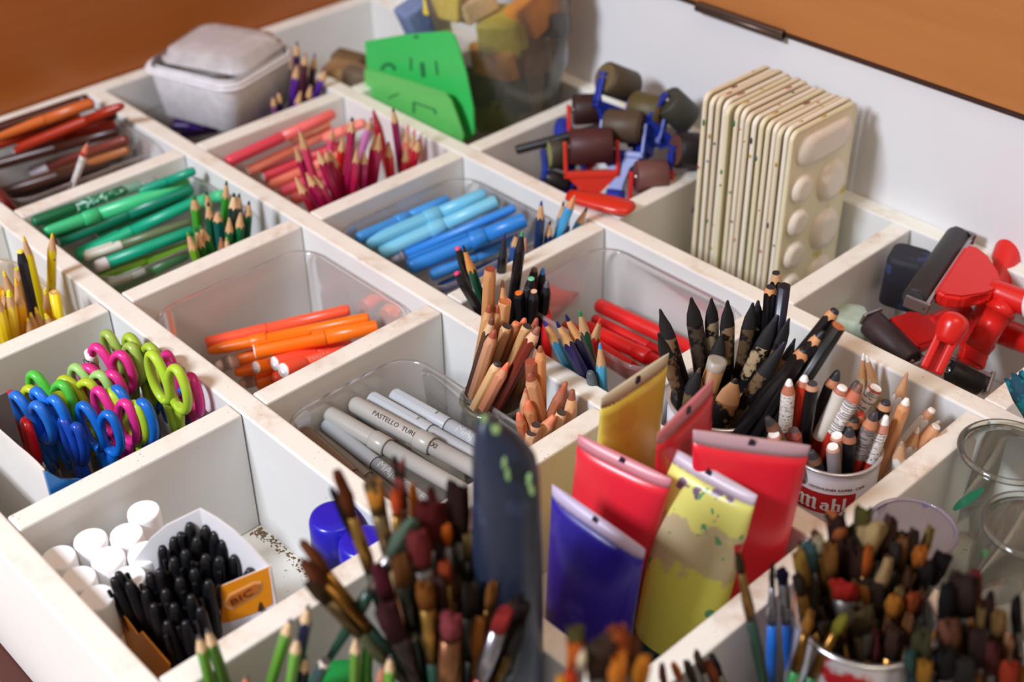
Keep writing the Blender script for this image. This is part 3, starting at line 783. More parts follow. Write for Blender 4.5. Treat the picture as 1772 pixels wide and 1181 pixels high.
for lb, t, l, q, d, b, ld, kw in (
    ('upright pencil with a round red-brown lead right of the glass jar', (919, 625), (922, 690), (18.0, -1.5), .5, (170, 100, 72), (160, 78, 56), dict(cone=1.4, leadr=.6, blunt=.9, wood=(176, 106, 78))),
    ('thick tan pencil leaning right with a rust lead in front of the red-brown one', (916, 645), (938, 733), (18.1, -2.0), .56, (204, 146, 104), (154, 80, 58), dict(cone=1.8, leadr=.44, wood=(208, 152, 110))),
    ('orange-tan pencil with a rust lead, tallest of the loose brown pencils', (935, 599), (936.5, 700), (18.2, -1.2), .46, (222, 150, 94), (160, 86, 52), dict(cone=2.0, leadr=.36, wood=(222, 152, 98))),
    ('tan pencil with a large orange lead low in front of the leaning thick one', (913, 694), (922, 745), (18.3, -2.4), .5, (196, 134, 90), (226, 124, 84), dict(cone=2.0, leadr=.5, wood=(200, 138, 96))),
    ('short rust-tipped pencil nearest the jar foot, lowest on the left', (897, 714), (906, 750), (18.0, -3.0), .46, (186, 108, 70), (226, 120, 90), dict(cone=2.0, leadr=.4, wood=(192, 116, 78))),
    ('red-brown pencil stamped with dark figures leaning right towards the corner', (980, 662), (953, 723), (18.8, -1.3), .48, (170, 104, 74), (176, 92, 64), dict(cone=3.2, leadr=.4, wood=(172, 106, 78))),
    ('pale tan pencil with a long rust lead at the far right corner', (991, 675), (983, 735), (19.0, -1.1), .54, (222, 164, 116), (150, 82, 60), dict(cone=2.6, leadr=.4, wood=(226, 172, 126))),
    ('pale pencil with a blunt dark lead below the rust-leaded corner pencil', (972, 714), (963, 742), (19.0, -1.8), .46, (222, 176, 128), (72, 62, 58), dict(cone=2.0, leadr=.5, blunt=.95, wood=(226, 182, 136))),
    ('pale tan pencil with a salmon tip leaning right along the near board', (959, 720), (934, 757), (18.9, -2.4), .52, (222, 160, 112), (222, 134, 98), dict(cone=2.2, leadr=.5, wood=(224, 164, 118))),
    ('tan pencil stub with a dark lead left of the salmon-tipped one', (928, 735), (926, 755), (18.9, -2.9), .46, (206, 148, 108), (66, 52, 50), dict(cone=1.6, leadr=.5, blunt=.95, wood=(210, 152, 112))),
    ('lowest tan stub with a round dark lead just above the near board', (920, 749), (918, 765), (18.9, -3.2), .46, (216, 168, 126), (66, 54, 54), dict(cone=1.6, leadr=.54, blunt=.95, wood=(218, 172, 130))),
    ('tan pencil hidden behind the large orange-leaded one', (910, 672), (910, 720), (17.9, -2.3), .46, (206, 150, 110), (196, 110, 84), dict(cone=2.2, wood=(210, 158, 118))),
):
    r = pencil(lb, t, l, q, d, b, ld, group=G, **kw)

# ================================================================ dip sticks and pencils in the coffee cans
def coffee_can(label, c, r, z, label_ang):
    root = thing('coffee_can', label, 'can', Matrix.Translation(Vector((c[0], c[1], FLOORZ)) * U) @ Matrix.Rotation(label_ang, 4, 'Z'), 'coffee cans holding pencils')
    H = z - FLOORZ
    wm = mat((238, 232, 236), 0.22, var=.02, spec=.6)
    MB().lathe([(r*.94, .06), (r*.97, 0), (r, .15), (r*.975, .28), (r*.975, H-.62), (r*.955, H-.45), (r*.955, H-.22), (r*.99, H-.12)], 40, cap1=False).done('can_wall', wm, root)
    MB().lathe([(r*.99, H-.12), (r*1.01, H-.06), (r*.99, H), (r*.93, H-.02), (r*.92, H-.15), (r*.92, .1), (.02, .1)], 40, cap0=False, cap1=False).done('rim', mat((216, 208, 206), 0.25, metal=.6), root)
    def wrap(m, rr):
        for v in m.bm.verts:
            a = v.co.x / rr
            k = rr + v.co.z
            v.co = Vector((k*sin(a), -k*cos(a), v.co.y))
        return m
    def patch(x0, x1, y0, y1, lift):
        m = MB(); n = 14
        m.rings([[(x0 + (x1-x0)*i/n, y, lift) for i in range(n+1)] for y in (y0, y1)], False, False, closed=False)
        return wrap(m, r*.975)
    red = patch(-1.1, 1.1, H-1.95, H-1.0, .008)
    lb = red.done('red_label', mat((196, 28, 32), .35), root)
    # black letter word on the label, built from broken strokes
    G = []
    def bar(x0, y0, x1, y1, w=.1):
        dx, dy = x1-x0, y1-y0; l = hypot(dx, dy); nx, ny = -dy/l*w/2, dx/l*w/2
        G.append([(x0+nx, y0+ny), (x0-nx, y0-ny), (x1-nx, y1-ny), (x1+nx, y1+ny)])
    def dia(x, y, w=.1):
        G.append([(x-w, y), (x, y-w), (x+w, y), (x, y+w)])
    bx = -.98; by = H-1.8; SY = .74
    for k in range(3):
        x = bx + .1 + k*.24
        bar(x, by+.06, x, by+.62, .12); dia(x+.02, by+.04, .1)
        dia(x-.03, by+.64, .11)
        if k: bar(x-.22, by+.56, x-.02, by+.68, .07)
    bar(bx-.06, by+.5, bx+.06, by+.68, .08); bar(bx-.04, by+.02, bx+.1, by+.1, .08)
    x = bx + .86
    bar(x, by+.1, x, by+.3, .11); bar(x+.2, by+.02, x+.2, by+.46, .12); bar(x, by+.3, x+.2, by+.36, .07); bar(x, by+.08, x+.2, by+.02, .07)
    bar(x-.02, by+.44, x+.2, by+.5, .1); dia(x+.22, by+.04, .09)
    x = bx + 1.28
    bar(x, by+.02, x, by+.8, .12); dia(x, by+.8, .09); bar(x, by+.42, x+.2, by+.46, .09); bar(x+.2, by+.0, x+.2, by+.46, .11); dia(x+.03, by+.04, .09)
    x = bx + 1.66
    bar(x, by+.04, x, by+.8, .12); dia(x, by+.8, .09); dia(x+.03, by+.04, .09)
    m = MB()
    for g in G:
        f = m.bm.faces.new([m.bm.verts.new((px, by + (py-by)*SY, .02)) for px, py in g])
    wrap(m, r*.975).done('word', mat((240, 232, 228), .4), lb)
    t = text_mesh('· COFFEE · GEMAHLENER KAFFEE · CAFE ·', .165)
    xs = [v.co.x for v in t.bm.verts]; w = max(xs)
    t.bm.transform(Matrix.Translation((-w/2 + .0, H-.84, .008)))
    wrap(t, r*.975).done('small_print', mat((120, 40, 60), .5), root)
    return root
C1, R1 = (22.6, 3.4), 2.1
C2, R2 = (27.3, 4.3), 1.8
coffee_can('white coffee can filled with blackened dip sticks, behind the paint tubes', C1, R1, .0, 1.15)
coffee_can('white coffee can with a red label holding black, red and white pencils', C2, R2, -.1, .53)
STK = (196, 156, 110); INK = (24, 22, 24)
def incan(c, k, s=0.0):
    return (c[0] - .734*k + SIDE.x*s, c[1] + .679*k + SIDE.y*s)
G = 'ink-blackened dip sticks in the can'
for lb, t, l, k, d, b, ld, kw in (
    ('ink-blackened stick leaning furthest left in the can', (1142, 535), (1181, 662), .3, .62, (170, 130, 90), INK, dict(cone=3.6)),
    ('short blackened stick in front of the furthest left one', (1139, 576), (1180, 690), -.4, .56, (150, 116, 84), INK, dict(cone=3.6)),
    ('tall broad grey-black stick standing left of centre in the can', (1196, 515), (1214, 640), .6, .66, (96, 84, 70), INK, dict(cone=3.0)),
    ('glossy black pointed stick at the back of the can', (1231, 516), (1233, 620), .9, .58, (206, 186, 150), (20, 20, 24), dict(cone=3.0)),
    ('black pointed stick with cream flecks right of the glossy one', (1259, 520), (1258, 640), .6, .6, (180, 150, 112), INK, dict(cone=3.2)),
    ('narrow dark stick leaning right, left one of the touching pair', (1303, 524), (1283, 640), .5, .56, (110, 88, 64), INK, dict(cone=3.4)),
    ('dark grey pointed stick, right one of the touching pair', (1312, 520), (1304, 630), .9, .58, (190, 160, 130), (46, 44, 48), dict(cone=3.0)),
    ('cream and black spotted stick leaning right across the can', (1345, 545), (1285, 672), .1, .62, (216, 188, 146), (44, 52, 58), dict(cone=4.0)),
    ('worn dark stick with a frayed tip leaning far right', (1366, 551), (1322, 672), .0, .52, (120, 92, 64), (40, 40, 50), dict(cone=3.6)),
    ('thin dark stick leaning furthest right over the can rim', (1376, 586), (1330, 700), -.4, .42, (186, 142, 92), INK, dict(cone=4.0)),
    ('broad inky stick lying lowest across the right of the can', (1358, 592), (1268, 735), -.7, .62, (136, 108, 76), (36, 34, 60), dict(cone=4.4)),
    ('short black stick behind the open bamboo tube', (1250, 577), (1236, 640), .3, .64, (40, 36, 34), INK, dict(cone=3.0)),
    ('dull brown stick left of the bamboo tube', (1211, 637), (1188, 700), -.5, .6, (134, 104, 76), (80, 64, 50), dict(cone=3.0)),
    ('broad tan wooden stick leaning at the front of the can', (1274, 655), (1243, 735), -1.0, .92, (186, 134, 90), (30, 26, 24), dict(cone=2.0)),
):
    pencil(lb, t, l, incan(C1, k), d, dk(b, .82), ld, cone=kw.pop('cone')*.78, flatten=.62, ogive=.22, wood=(INK if d < .9 else (180, 130, 88)), hexa=False, leadr=.2, group=G, bounds=False, name='dip_stick', cat='dip stick', worn=(26, 24, 26), wthr=(.47, 90), zmin=-5.0, cup=(C1[0], C1[1], R1*.93), **kw)
# the hollow bamboo stick
_T, _B = on_up(1242, 624, incan(C1, -.2)), on_up(1224, 680, incan(C1, -.2))
bt = thing('bamboo_tube', 'open-ended hollow bamboo tube in the middle of the can of dip sticks', 'stick', frame(_B - (_T-_B).normalized()*2.2, _T - _B))
_l = (_T - _B).length + 2.2
MB().lathe([(.36, 0), (.36, _l*.4), (.38, _l*.42), (.36, _l*.45), (.37, _l), (.27, _l), (.24, _l-.8)], 20, cap1=True).done('tube', mat((160, 116, 74), .5, c2=(60, 46, 34), thr=(.58, 150)), bt)
MB().lathe([(.375, _l-.35), (.385, _l+.01), (.26, _l+.015)], 20, False, False).done('grey_rim', mat((170, 160, 146), .4), bt)
G = 'black pencils and charcoal behind the cans'
for lb, t, l, q, d, b, ld, kw in (
    ('black pencil with a thick square lead, tallest of the three at the back board', (1343, 471), (1341, 545), (26.0, 8.6), .46, BLK, (40, 40, 44), dict(cone=2.2, leadr=.4, blunt=.9)),
    ('black pencil with orange wood left in the group of three at the back board', (1334, 496), (1328, 565), (25.8, 7.9), .5, BLK, (36, 36, 40), dict(cone=1.4, leadr=.42, blunt=.9, wood=(214, 150, 96))),
    ('blunt navy-black pencil with a flat top right in the group of three', (1357, 495), (1348, 565), (26.3, 7.9), .5, (22, 22, 40), BLK, dict(end='flat', wood=(20, 20, 30))),
    ('black pencil with a printed side leaning right over the back board', (1447, 536), (1381, 618), (27.2, 5.6), .5, BLK, (36, 34, 34), dict(cone=1.9, leadr=.44, blunt=.8, wood=(206, 146, 96))),
    ('thick black pencil showing an orange flat end', (1451, 565), (1400, 645), (27.4, 4.9), .52, (14, 14, 18), (190, 110, 60), dict(end='flat', wood=(196, 116, 66))),
    ('black pencil with orange wood half hidden under the printed one', (1426, 573), (1392, 614), (27.2, 5.1), .5, BLK, (34, 34, 36), dict(cone=2.0, leadr=.42, wood=(210, 150, 100))),
    ('black pencil with a round black lead below the two leaning ones', (1394, 604), (1354, 672), (26.6, 4.4), .6, BLK, (40, 38, 38), dict(cone=1.4, leadr=.42, blunt=.8, wood=(200, 136, 90))),
):
    pencil(lb, t, l, q, d, b, ld, group=G, zmin=-4.8, bounds=True, length=(9 if l[0] < 1360 and t[0] < 1360 else 6.2), **kw)
WH = (250, 248, 244); RW = (186, 116, 88); RD = (196, 50, 30)
G = 'pencils in the red-labelled can'
for lb, t, l, k, s, d, b, ld, kw in (
    ('red pencil with a printed white wrapper and white lead, furthest left in the can', (1366, 657), (1357, 757), -.2, 0, .5, RD, WH, dict(cone=1.7, leadr=.36, wood=RW, bands=((.62, 2.75, (240, 236, 228), 'text'),))),
    ('plain orange-red pencil with a white lead second from the left', (1393, 650), (1375, 745), .1, 0, .5, (206, 56, 26), WH, dict(cone=1.3, leadr=.42, wood=RW)),
    ('black pencil with tiny white print and a grey lead', (1406, 663), (1392, 761), -.1, 0, .5, (20, 20, 24), (70, 66, 66), dict(cone=1.5, leadr=.46, blunt=.9, wood=(206, 150, 116))),
    ('large charcoal black pencil leaning right with a long black lead', (1450, 642), (1408, 742), .6, 0, .56, (46, 46, 50), (44, 46, 50), dict(cone=2.0, leadr=.44, wood=(196, 130, 96))),
    ('red pencil with a plain white wrapper and white lead leaning right', (1459, 669), (1407, 780), .1, 0, .54, RD, WH, dict(cone=1.2, leadr=.46, blunt=.8, wood=RW, bands=((.62, 2.9, (228, 220, 206)),))),
    ('red pencil with a barcode wrapper and brown tip in the middle of the can', (1490, 665), (1418, 795), -.1, 0, .56, RD, (130, 84, 66), dict(cone=2.0, leadr=.4, wood=(198, 112, 84), bands=((1.0, 2.75, (238, 230, 224), 'bars'),))),
    ('pencil with a dark lead half hidden behind the barcode one', (1484, 660), (1442, 745), .4, 0, .52, (206, 190, 186), (70, 62, 62), dict(cone=1.8, leadr=.44, wood=(206, 130, 100))),
    ('barcoded white pencil with a broad white lead behind the middle of the can', (1516, 671), (1480, 722), .5, 0, .56, (236, 230, 224), WH, dict(cone=1.0, leadr=.5, blunt=.95, wood=(170, 80, 56), bands=((1.4, 2.4, (238, 230, 224), 'bars'),))),
    ('black pencil with a purple-black lead at the right of the can', (1534, 694), (1516, 745), .2, 0, .52, (30, 28, 30), (46, 42, 54), dict(cone=1.7, leadr=.46, blunt=.8, wood=(200, 146, 104))),
    ('red pencil with a smudged grey barcode and dark lead at the front right', (1515, 713), (1472, 820), -.7, 0, .54, RD, (64, 56, 62), dict(cone=2.0, leadr=.42, wood=(196, 130, 92), bands=((.8, 2.5, (150, 140, 136), 'bars'),))),
    ('red pencil with a white printed wrapper, furthest right in the can', (1534, 720), (1499, 812), -.6, 0, .54, RD, WH, dict(cone=2.0, leadr=.42, wood=(206, 140, 116), bands=((.95, 2.5, (236, 228, 222), 'text'),))),
    ('short black pencil with dark brown wood in the middle of the can', (1479, 724), (1462, 785), -.3, 0, .52, (26, 24, 26), (40, 38, 40), dict(cone=1.6, leadr=.44, blunt=.8, wood=(150, 96, 62))),
    ('glossy black pencil with a pointed black lead at the front of the can', (1471, 740), (1465, 815), -.9, 0, .54, (16, 16, 20), (52, 52, 56), dict(cone=1.9, leadr=.46, wood=(170, 112, 78))),
    ('short pencil with a round white lead, upper of the two at the front', (1448, 753), (1452, 805), -.8, 0, .5, (170, 120, 100), WH, dict(cone=1.0, leadr=.5, blunt=.9, wood=(206, 140, 112))),
    ('short grey-wrapped pencil with a round white lead, lower of the two at the front', (1441, 772), (1444, 820), -1.2, 0, .5, (150, 142, 142), WH, dict(cone=1.2, leadr=.5, blunt=.9, wood=(206, 150, 126))),
    ('short black pencil with a dark tip at the front left of the can', (1404, 780), (1417, 820), -1.0, 0, .54, (46, 44, 46), (56, 54, 58), dict(cone=1.8, leadr=.46, wood=(120, 78, 58))),
    ('dark brown pencil tip leaning left outside the can of dip sticks', (1327, 722), (1345, 755), -1.2, 0, .5, (110, 74, 56), (60, 60, 64), dict(cone=2.0, leadr=.46, wood=(120, 80, 60))),
    ('short pencil with a white lead beside the dark brown leaning tip', (1339, 751), (1343, 790), -1.5, 0, .5, (170, 110, 90), WH, dict(cone=1.0, leadr=.5, blunt=.9, wood=(200, 140, 112))),
    ('reddish pencil with a round grey lead below the printed white wrapper', (1373, 744), (1378, 795), -.8, 0, .56, (150, 70, 56), (90, 74, 74), dict(cone=1.4, leadr=.42, blunt=.9, wood=(160, 80, 66))),
    ('orange wood pencil with a small red lead in the middle of the can', (1490, 716), (1478, 750), .0, 0, .5, (170, 110, 80), (206, 70, 60), dict(cone=1.4, leadr=.4, blunt=.9, wood=(186, 116, 84))),
):
    pencil(lb, t, l, incan(C2, k, s), d, b, ld, group=G, hexa=False, zmin=-4.9, cup=((C2[0], C2[1], R2*.92) if l[0] > 1346 else None), length=(None if l[0] > 1346 else 3.2), **kw)
G = 'white pencils in the corner beside the red-labelled can'
for lb, t, l, k, d, b, ld, kw in (
    ('sharp pale wood pencil, left one of the pair standing at the back board', (1494, 612), (1492, 668), .9, .4, (216, 190, 150), WH, dict(cone=4.2, wood=(206, 150, 104))),
    ('sharp pale wood pencil, right one of the pair standing at the back board', (1500, 616), (1512, 668), .7, .4, (216, 184, 140), WH, dict(cone=4.0, wood=(200, 150, 104))),
    ('tall white painted pencil with a long jagged wood tip', (1570, 645), (1537, 745), 1.0, .5, (244, 242, 238), (200, 150, 120), dict(cone=3.0, wood=(206, 154, 110))),
    ('natural orange wood pencil with a white lead right of the tall white one', (1570, 690), (1533, 785), .6, .5, (216, 146, 96), (246, 240, 230), dict(cone=1.6, leadr=.4, wood=(216, 150, 104))),
    ('white painted pencil leaning right with a scuffed white lead', (1615, 708), (1566, 766), 1.3, .5, (240, 238, 232), (238, 226, 216), dict(cone=2.2, leadr=.4, blunt=.8, wood=(206, 150, 116))),
    ('thin tan pencil at the far right behind the short round-tipped one', (1626, 729), (1590, 768), 1.2, .4, (206, 150, 106), (226, 206, 180), dict(cone=2.4, leadr=.4, wood=(206, 150, 110))),
    ('short tan pencil with a round white lead at the far right', (1621, 737), (1585, 778), .8, .5, (212, 152, 108), WH, dict(cone=1.6, leadr=.44, blunt=.9, wood=(210, 150, 110))),
    ('white pencil with a broad wood tip low at the near board', (1589, 741), (1571, 785), .9, .52, (236, 230, 224), (230, 220, 206), dict(cone=2.2, wood=(200, 150, 106))),
    ('greyish white pencil stub nearest the can, tip barely above the near board', (1561, 764), (1555, 800), .7, .54, (230, 222, 212), (170, 140, 110), dict(cone=1.9, wood=(196, 150, 110))),
):
    pencil(lb, t, l, (lambda P: (P[0] - .2, P[1] + k - .6))(behind_x(l, k)), d, b, ld, group=G, **kw)

# ================================================================ clear tubs and the felt pens lying in them
tub('clear plastic tub holding orange felt pens', (.75, 9.3, -9.35, -.65), -.75, FLOORZ + .03)
tub('clear plastic tub holding grey felt pens', (10.7, 19.2, -9.45, -2.6), -.85, FLOORZ + .03)
tub('clear plastic tub holding light blue felt pens', (.72, 8.3, .75, 9.35), -.8, FLOORZ + .03)
tub('clear plastic tub holding red felt pens', (10.75, 19.3, 2.9, 9.4), -.6, FLOORZ + .03)
tub('clear plastic tub holding green felt pens', (-9.45, -2.6, -9.4, -.7), -.7, FLOORZ + .03)
tub('clear plastic tub holding brown felt pens under the wooden wall', (-18.9, -11.3, -9.4, -.7), -.15, FLOORZ + .03)
tub('clear plastic tub behind the yellow pencils', (-9.3, -2.6, -19.5, -10.9), -1.2, FLOORZ + .03, c=(244, 226, 196))
PC = None
def pen(label, a, b, d, c, **kw):
    a, b = list(a), list(b)
    if PC:
        for _ in range(60):
            A, B = on_z(*a), on_z(*b)
            m = d*.55 + .42
            ok = True
            if A.x < PC[0] + m or A.y > PC[3] - m: a[2] += .06; ok = False
            if B.x < PC[0] + m or B.y > PC[3] - m: b[2] += .06; ok = False
            if ok: break
    return marker(label, on_z(*a), on_z(*b), d, c, **kw)
O1 = (246, 92, 58); O2 = (250, 118, 18)
G = 'orange felt pens'; PC = cell(1, 2)
pen('long coral felt pen with an open end, topmost against the white tub wall', (357.6, 594, -3.4), (606, 536, -2.5), 0.58, O1, joint=.42, e1='open', e2='round', group=G)
pen('orange felt pen with a rounded cap below the long coral one', (360, 607.6, -3.3), (640, 550, -3.2), 0.56, O2, joint=.37, e1='taper', e2='round', collar=True, group=G)
pen('thick orange felt pen with a round white end on top of the heap', (441, 608.6, -2.3), (652, 566, -2.6), 0.72, O2, joint=.57, e1='plug', e2='flat', clip=True, group=G)
pen('orange felt pen with a bare white tapered tip at the left of the heap', (373, 635, -3.9), (470, 606, -3.7), 0.65, O2, joint=.14, e1='taper', e2='flat', capc=(236, 214, 206), group=G)
pen('coral felt pen with a round white end leaning towards the board', (476, 629.4, -2.5), (607, 596, -3.4), 0.67, (244, 84, 56), joint=.5, e1='plug', group=G)
pen('coral felt pen with a round white end and white print, nearest the board', (491, 641.2, -2.2), (600, 608, -3.3), 0.69, (244, 86, 54), joint=.3, e1='plug', group=G, text='P R E S T O', tsize=.26, tat=.34, troll=.8)
pen('orange felt pen with a small white end under the thick orange one', (443.6, 636.3, -3.3), (520, 622, -4.1), 0.60, O2, joint=.6, e1='plug', plug=(246, 222, 214), group=G)
pen('orange felt pen with a blunt rounded tip low in the heap', (406, 646, -4.3), (480, 632, -4.3), 0.60, O2, joint=.7, e1='taper', e2='flat', group=G)
pen('orange felt pen cap with a hollow end at the bottom of the heap', (444, 662, -4.4), (520, 644, -4.4), 0.69, O2, joint=.8, e1='open', e2='flat', group=G)
pen('coral rounded pen end peeking over the board', (472, 657, -4.0), (540, 638, -4.0), 0.63, O1, joint=.8, e1='round', e2='flat', group=G)
pen('orange felt pen with a clear white tip lowest in the heap', (414, 664, -5.0), (470, 650, -5.0), 0.63, (238, 96, 20), joint=.2, e1='taper', e2='flat', capc=(236, 190, 170), group=G)
GR = (168, 165, 158); GB = (160, 166, 171)
G = 'grey felt pens'
def gp(lb, a, yb, xb, zb, d, c, **kw):
    marker(lb, on_z(*a), (xb, yb, zb), d, c, group=G, **kw)
gp('brown-grey felt pen at the left edge of the grey pens', (524, 747, -1.9), -8.4, 18.6, -2.6, .62, (124, 104, 92), joint=.42, ring=True, e2='flat')
gp('thin pale grey pen between the brown-grey and the bluish one', (548, 746, -2.5), -7.8, 18.6, -3.0, .52, (150, 144, 138), joint=.44, ring=True)
gp('bluish grey felt pen with white lettering, third from the left', (561, 733, -2.1), -7.0, 18.4, -2.7, .62, GB, joint=.42, ring=True, text='MAJUSCULE', tsize=.5, tat=.46, troll=.8)
gp('thick warm grey felt pen with a white round far end', (563, 713, -1.8), -5.6, 18.9, -2.4, .72, GR, joint=.40, ring=True, collar=True, e2='plug')
gp('light grey clip pen lying lower between the two thick grey pens', (617, 728, -2.9), -5.2, 18.5, -3.1, .6, (178, 181, 184), joint=.4, e1='flat', clip=True)
gp('thickest warm grey felt pen with printed letters across the middle', (609, 697, -1.8), -4.4, 19.0, -2.3, .74, (170, 166, 159), joint=.52, ring=True, collar=True, text='PASTELLO  TURBO MAXI', tsize=.3, tat=.16, troll=.8, tcol=(84, 74, 64))
gp('light grey felt pen with a ridged cap, second from the right', (642, 690, -2.1), -3.6, 18.4, -2.7, .68, (180, 183, 186), joint=.42, ring=True, e1='flat', clip=True)
gp('light grey felt pen with white lettering, furthest right of the grey pens', (681, 685, -2.2), -2.95, 18.3, -2.6, .7, (178, 182, 186), joint=.42, ring=True, e1='flat', clip=True, text='MAJUSCULE', tsize=.54, tat=.5, troll=.8)
LB = (112, 190, 222); MB_ = (62, 146, 218); DB = (44, 120, 206)
G = 'blue felt pens'; PC = cell(2, 2)
pen('blue felt pen lying furthest back against the tub wall', (618, 413, -2.9), (776, 345, -2.6), .56, MB_, joint=.55, collar=True, group=G)
pen('pale blue felt pen, upper one of the thick pale pair', (632, 424, -2.4), (836, 337, -2.2), .74, LB, joint=.62, collar=True, group=G, e2='flat')
pen('pale blue felt pen, lower one of the thick pale pair', (655, 440, -2.3), (858, 349, -2.1), .74, (124, 198, 226), joint=.55, collar=True, group=G, e2='flat')
pen('pale blue pen end showing between the pale pair', (700, 400, -2.6), (842, 334, -2.4), .5, (104, 186, 222), joint=.5, group=G)
pen('slim blue felt pen with a grey tip in the middle', (676, 452, -2.7), (892, 359, -2.4), .5, (52, 134, 218), joint=.08, capc=(170, 170, 190), e1='taper', group=G)
pen('thick blue felt pen with a clip at the front', (706, 463, -2.6), (908, 380, -2.2), .84, (48, 132, 214), joint=.66, collar=True, clip=True, e2='flat', group=G)
pen('blue felt pen lying behind the clear tub rim at the front', (745, 478, -3.0), (896, 412, -2.7), .6, (60, 140, 216), joint=.5, group=G)
pen('dark blue felt pen lowest at the near board', (760, 500, -4.0), (880, 448, -3.6), .62, (36, 96, 176), joint=.5, group=G)
RE = (214, 30, 32)
G = 'red felt pens'
def rp(lb, a, b, d, c, **kw):
    marker(lb, on_z(*a), b, d, c, group=G, **kw)
rp('thick red felt pen lying furthest back, its rounded end in the open corner', (1033, 527, -2.9), (18.6, 8.3, -2.9), .72, (222, 40, 40), joint=.6)
rp('slim red felt pen below the thick one at the back', (1026, 551, -3.2), (18.7, 7.6, -3.3), .5, RE, joint=.5)
rp('thick red felt pen in the middle of the red tub', (1012, 565, -3.0), (18.6, 6.5, -2.9), .66, (214, 30, 30), joint=.62, collar=True)
rp('red felt pen whose round end faces the black pencils', (976, 563, -3.0), (17.8, 5.6, -3.4), .7, (200, 24, 26), joint=.7)
rp('dark red felt pen low at the front of the red tub', (1020, 600, -3.9), (18.8, 5.9, -4.2), .62, (176, 18, 22), joint=.5)
marker('red felt pen standing askew between the black and the blue pencils', (14.9, 1.5, -4.2), on_z(946, 536, -.6), .5, (196, 26, 28), joint=.4, group=G)
marker('slim grey pen with a ribbed grip between the navy and the sky blue pencils', (19.1, 1.15, -5.4), on_up(1021, 643, behind_y((1040, 674), .6)), .5, (84, 90, 98), joint=.86, e2='taper', collar=True, group=None)
GN = (20, 160, 118); GL = (66, 196, 130); GDk = (16, 110, 84)
G = 'green felt pens'; PC = cell(1, 1)
pen('dark green felt pen with pale swirls at the back of the green tub', (56, 385, -2.7), (214, 330, -2.7), .56, (18, 104, 66), joint=.45, pattern=True, e2='flat', group=G)
pen('smoky clear pen end beyond the swirl-patterned pen', (214, 330, -2.7), (270, 312, -2.7), .5, (120, 160, 140), joint=.5, see=True, capc=(120, 166, 146), group=G)
pen('slim teal felt pen pointing to the back corner', (240, 332, -2.6), (338, 295, -2.2), .48, (18, 150, 118), joint=.5, group=G)
pen('mint green felt pen with a ridged collar and white tip, topmost', (75, 402, -2.0), (326, 319, -1.9), .72, GL, joint=.36, collar=True, e2='flat', group=G)
pen('dark teal felt pen directly below the mint green one', (100, 418, -2.5), (334, 326, -2.4), .62, (10, 124, 96), joint=.5, group=G, e1='plug')
pen('teal felt pen with a white round end and gold print', (168, 411, -2.6), (330, 345, -2.6), .56, (16, 150, 116), joint=.7, e1='plug', group=G)
pen('teal felt pen with a white clip tip crossing under the white-ended one', (132, 444, -2.6), (345, 346, -2.0), .62, (18, 164, 124), joint=.44, clip=True, capc=(40, 184, 136), group=G)
pen('pale mint pen ends at the right of the tub', (338, 352, -2.4), (385, 338, -2.2), .66, (80, 200, 140), joint=.5, group=G)
pen('fine olive pen with a white cap', (145, 446, -2.0), (330, 384, -2.0), .5, (98, 112, 76), joint=.34, capc=(228, 226, 214), clip=True, group=G)
pen('teal felt pen with a domed white end in front of the white-capped pen', (164, 463, -2.0), (335, 399, -2.0), .62, (16, 158, 120), joint=.12, capc=(232, 230, 236), group=G)
pen('lime green felt pen behind the tub wall', (170, 480, -2.7), (330, 424, -2.7), .5, (116, 168, 40), joint=.5, group=G)
pen('dark green felt pen at the near board', (196, 500, -3.4), (325, 440, -3.2), .62, (24, 110, 60), joint=.5, group=G)
pen('pale grey-green capped pen low behind the tub wall', (185, 492, -3.0), (252, 468, -3.0), .5, (190, 196, 186), joint=.6, group=G)
PK = (244, 128, 116); PD = (226, 74, 92)
G = 'pink felt pens'; PC = cell(2, 1)
pen('long pink felt pen lying furthest back under the board', (392, 281, -2.7), (578, 196, -2.4), .62, (238, 110, 106), joint=.5, capc=(222, 72, 90), group=G)
pen('peach felt pen with a white round end below the long pink one', (428, 297, -2.7), (575, 225, -2.6), .56, (244, 140, 116), joint=.5, e1='plug', group=G)
pen('rose felt pen with a white round end', (453, 306, -2.6), (590, 250, -2.6), .64, PD, joint=.6, e1='plug', group=G)
pen('cream and pink felt pen at the right end behind the long pink one', (500, 240, -3.0), (570, 211, -2.8), .56, (246, 176, 146), joint=.5, group=G)
pen('thick salmon felt pen in the middle of the pink pens', (463, 320, -2.9), (600, 262, -2.8), .72, (248, 142, 120), joint=.5, group=G)
pen('bright pink felt pen below the thick salmon one', (485, 334, -3.1), (560, 302, -3.1), .6, (236, 96, 116), joint=.5, group=G)
pen('salmon felt pen nearest the divider corner', (504, 346, -3.3), (560, 326, -3.3), .66, (224, 110, 100), joint=.5, group=G)
pen('peach pen end in the near corner of the pink compartment', (530, 356, -3.6), (575, 340, -3.6), .56, (236, 150, 110), joint=.5, group=G)
pen('salmon felt pen behind the tall crimson pencil', (560, 240, -2.6), (632, 212, -2.4), .6, (244, 140, 124), joint=.5, group=G)
G = 'brown felt pens and pencils'; PC = cell(1, 0)
pen('dark brown felt pen furthest back under the wooden wall', (-12, 226, -.6), (154, 170, -.5), .62, (66, 26, 18), joint=.9, capc=(70, 28, 18), group=G)
pen('orange-brown felt pen below the dark brown one', (-12, 238, -.9), (163, 177, -.7), .66, (196, 96, 40), joint=.5, capc=(206, 104, 44), group=G)
pen('rust felt pen under the orange-brown one', (-12, 252, -1.2), (140, 204, -1.1), .6, (160, 48, 16), joint=.5, group=G)
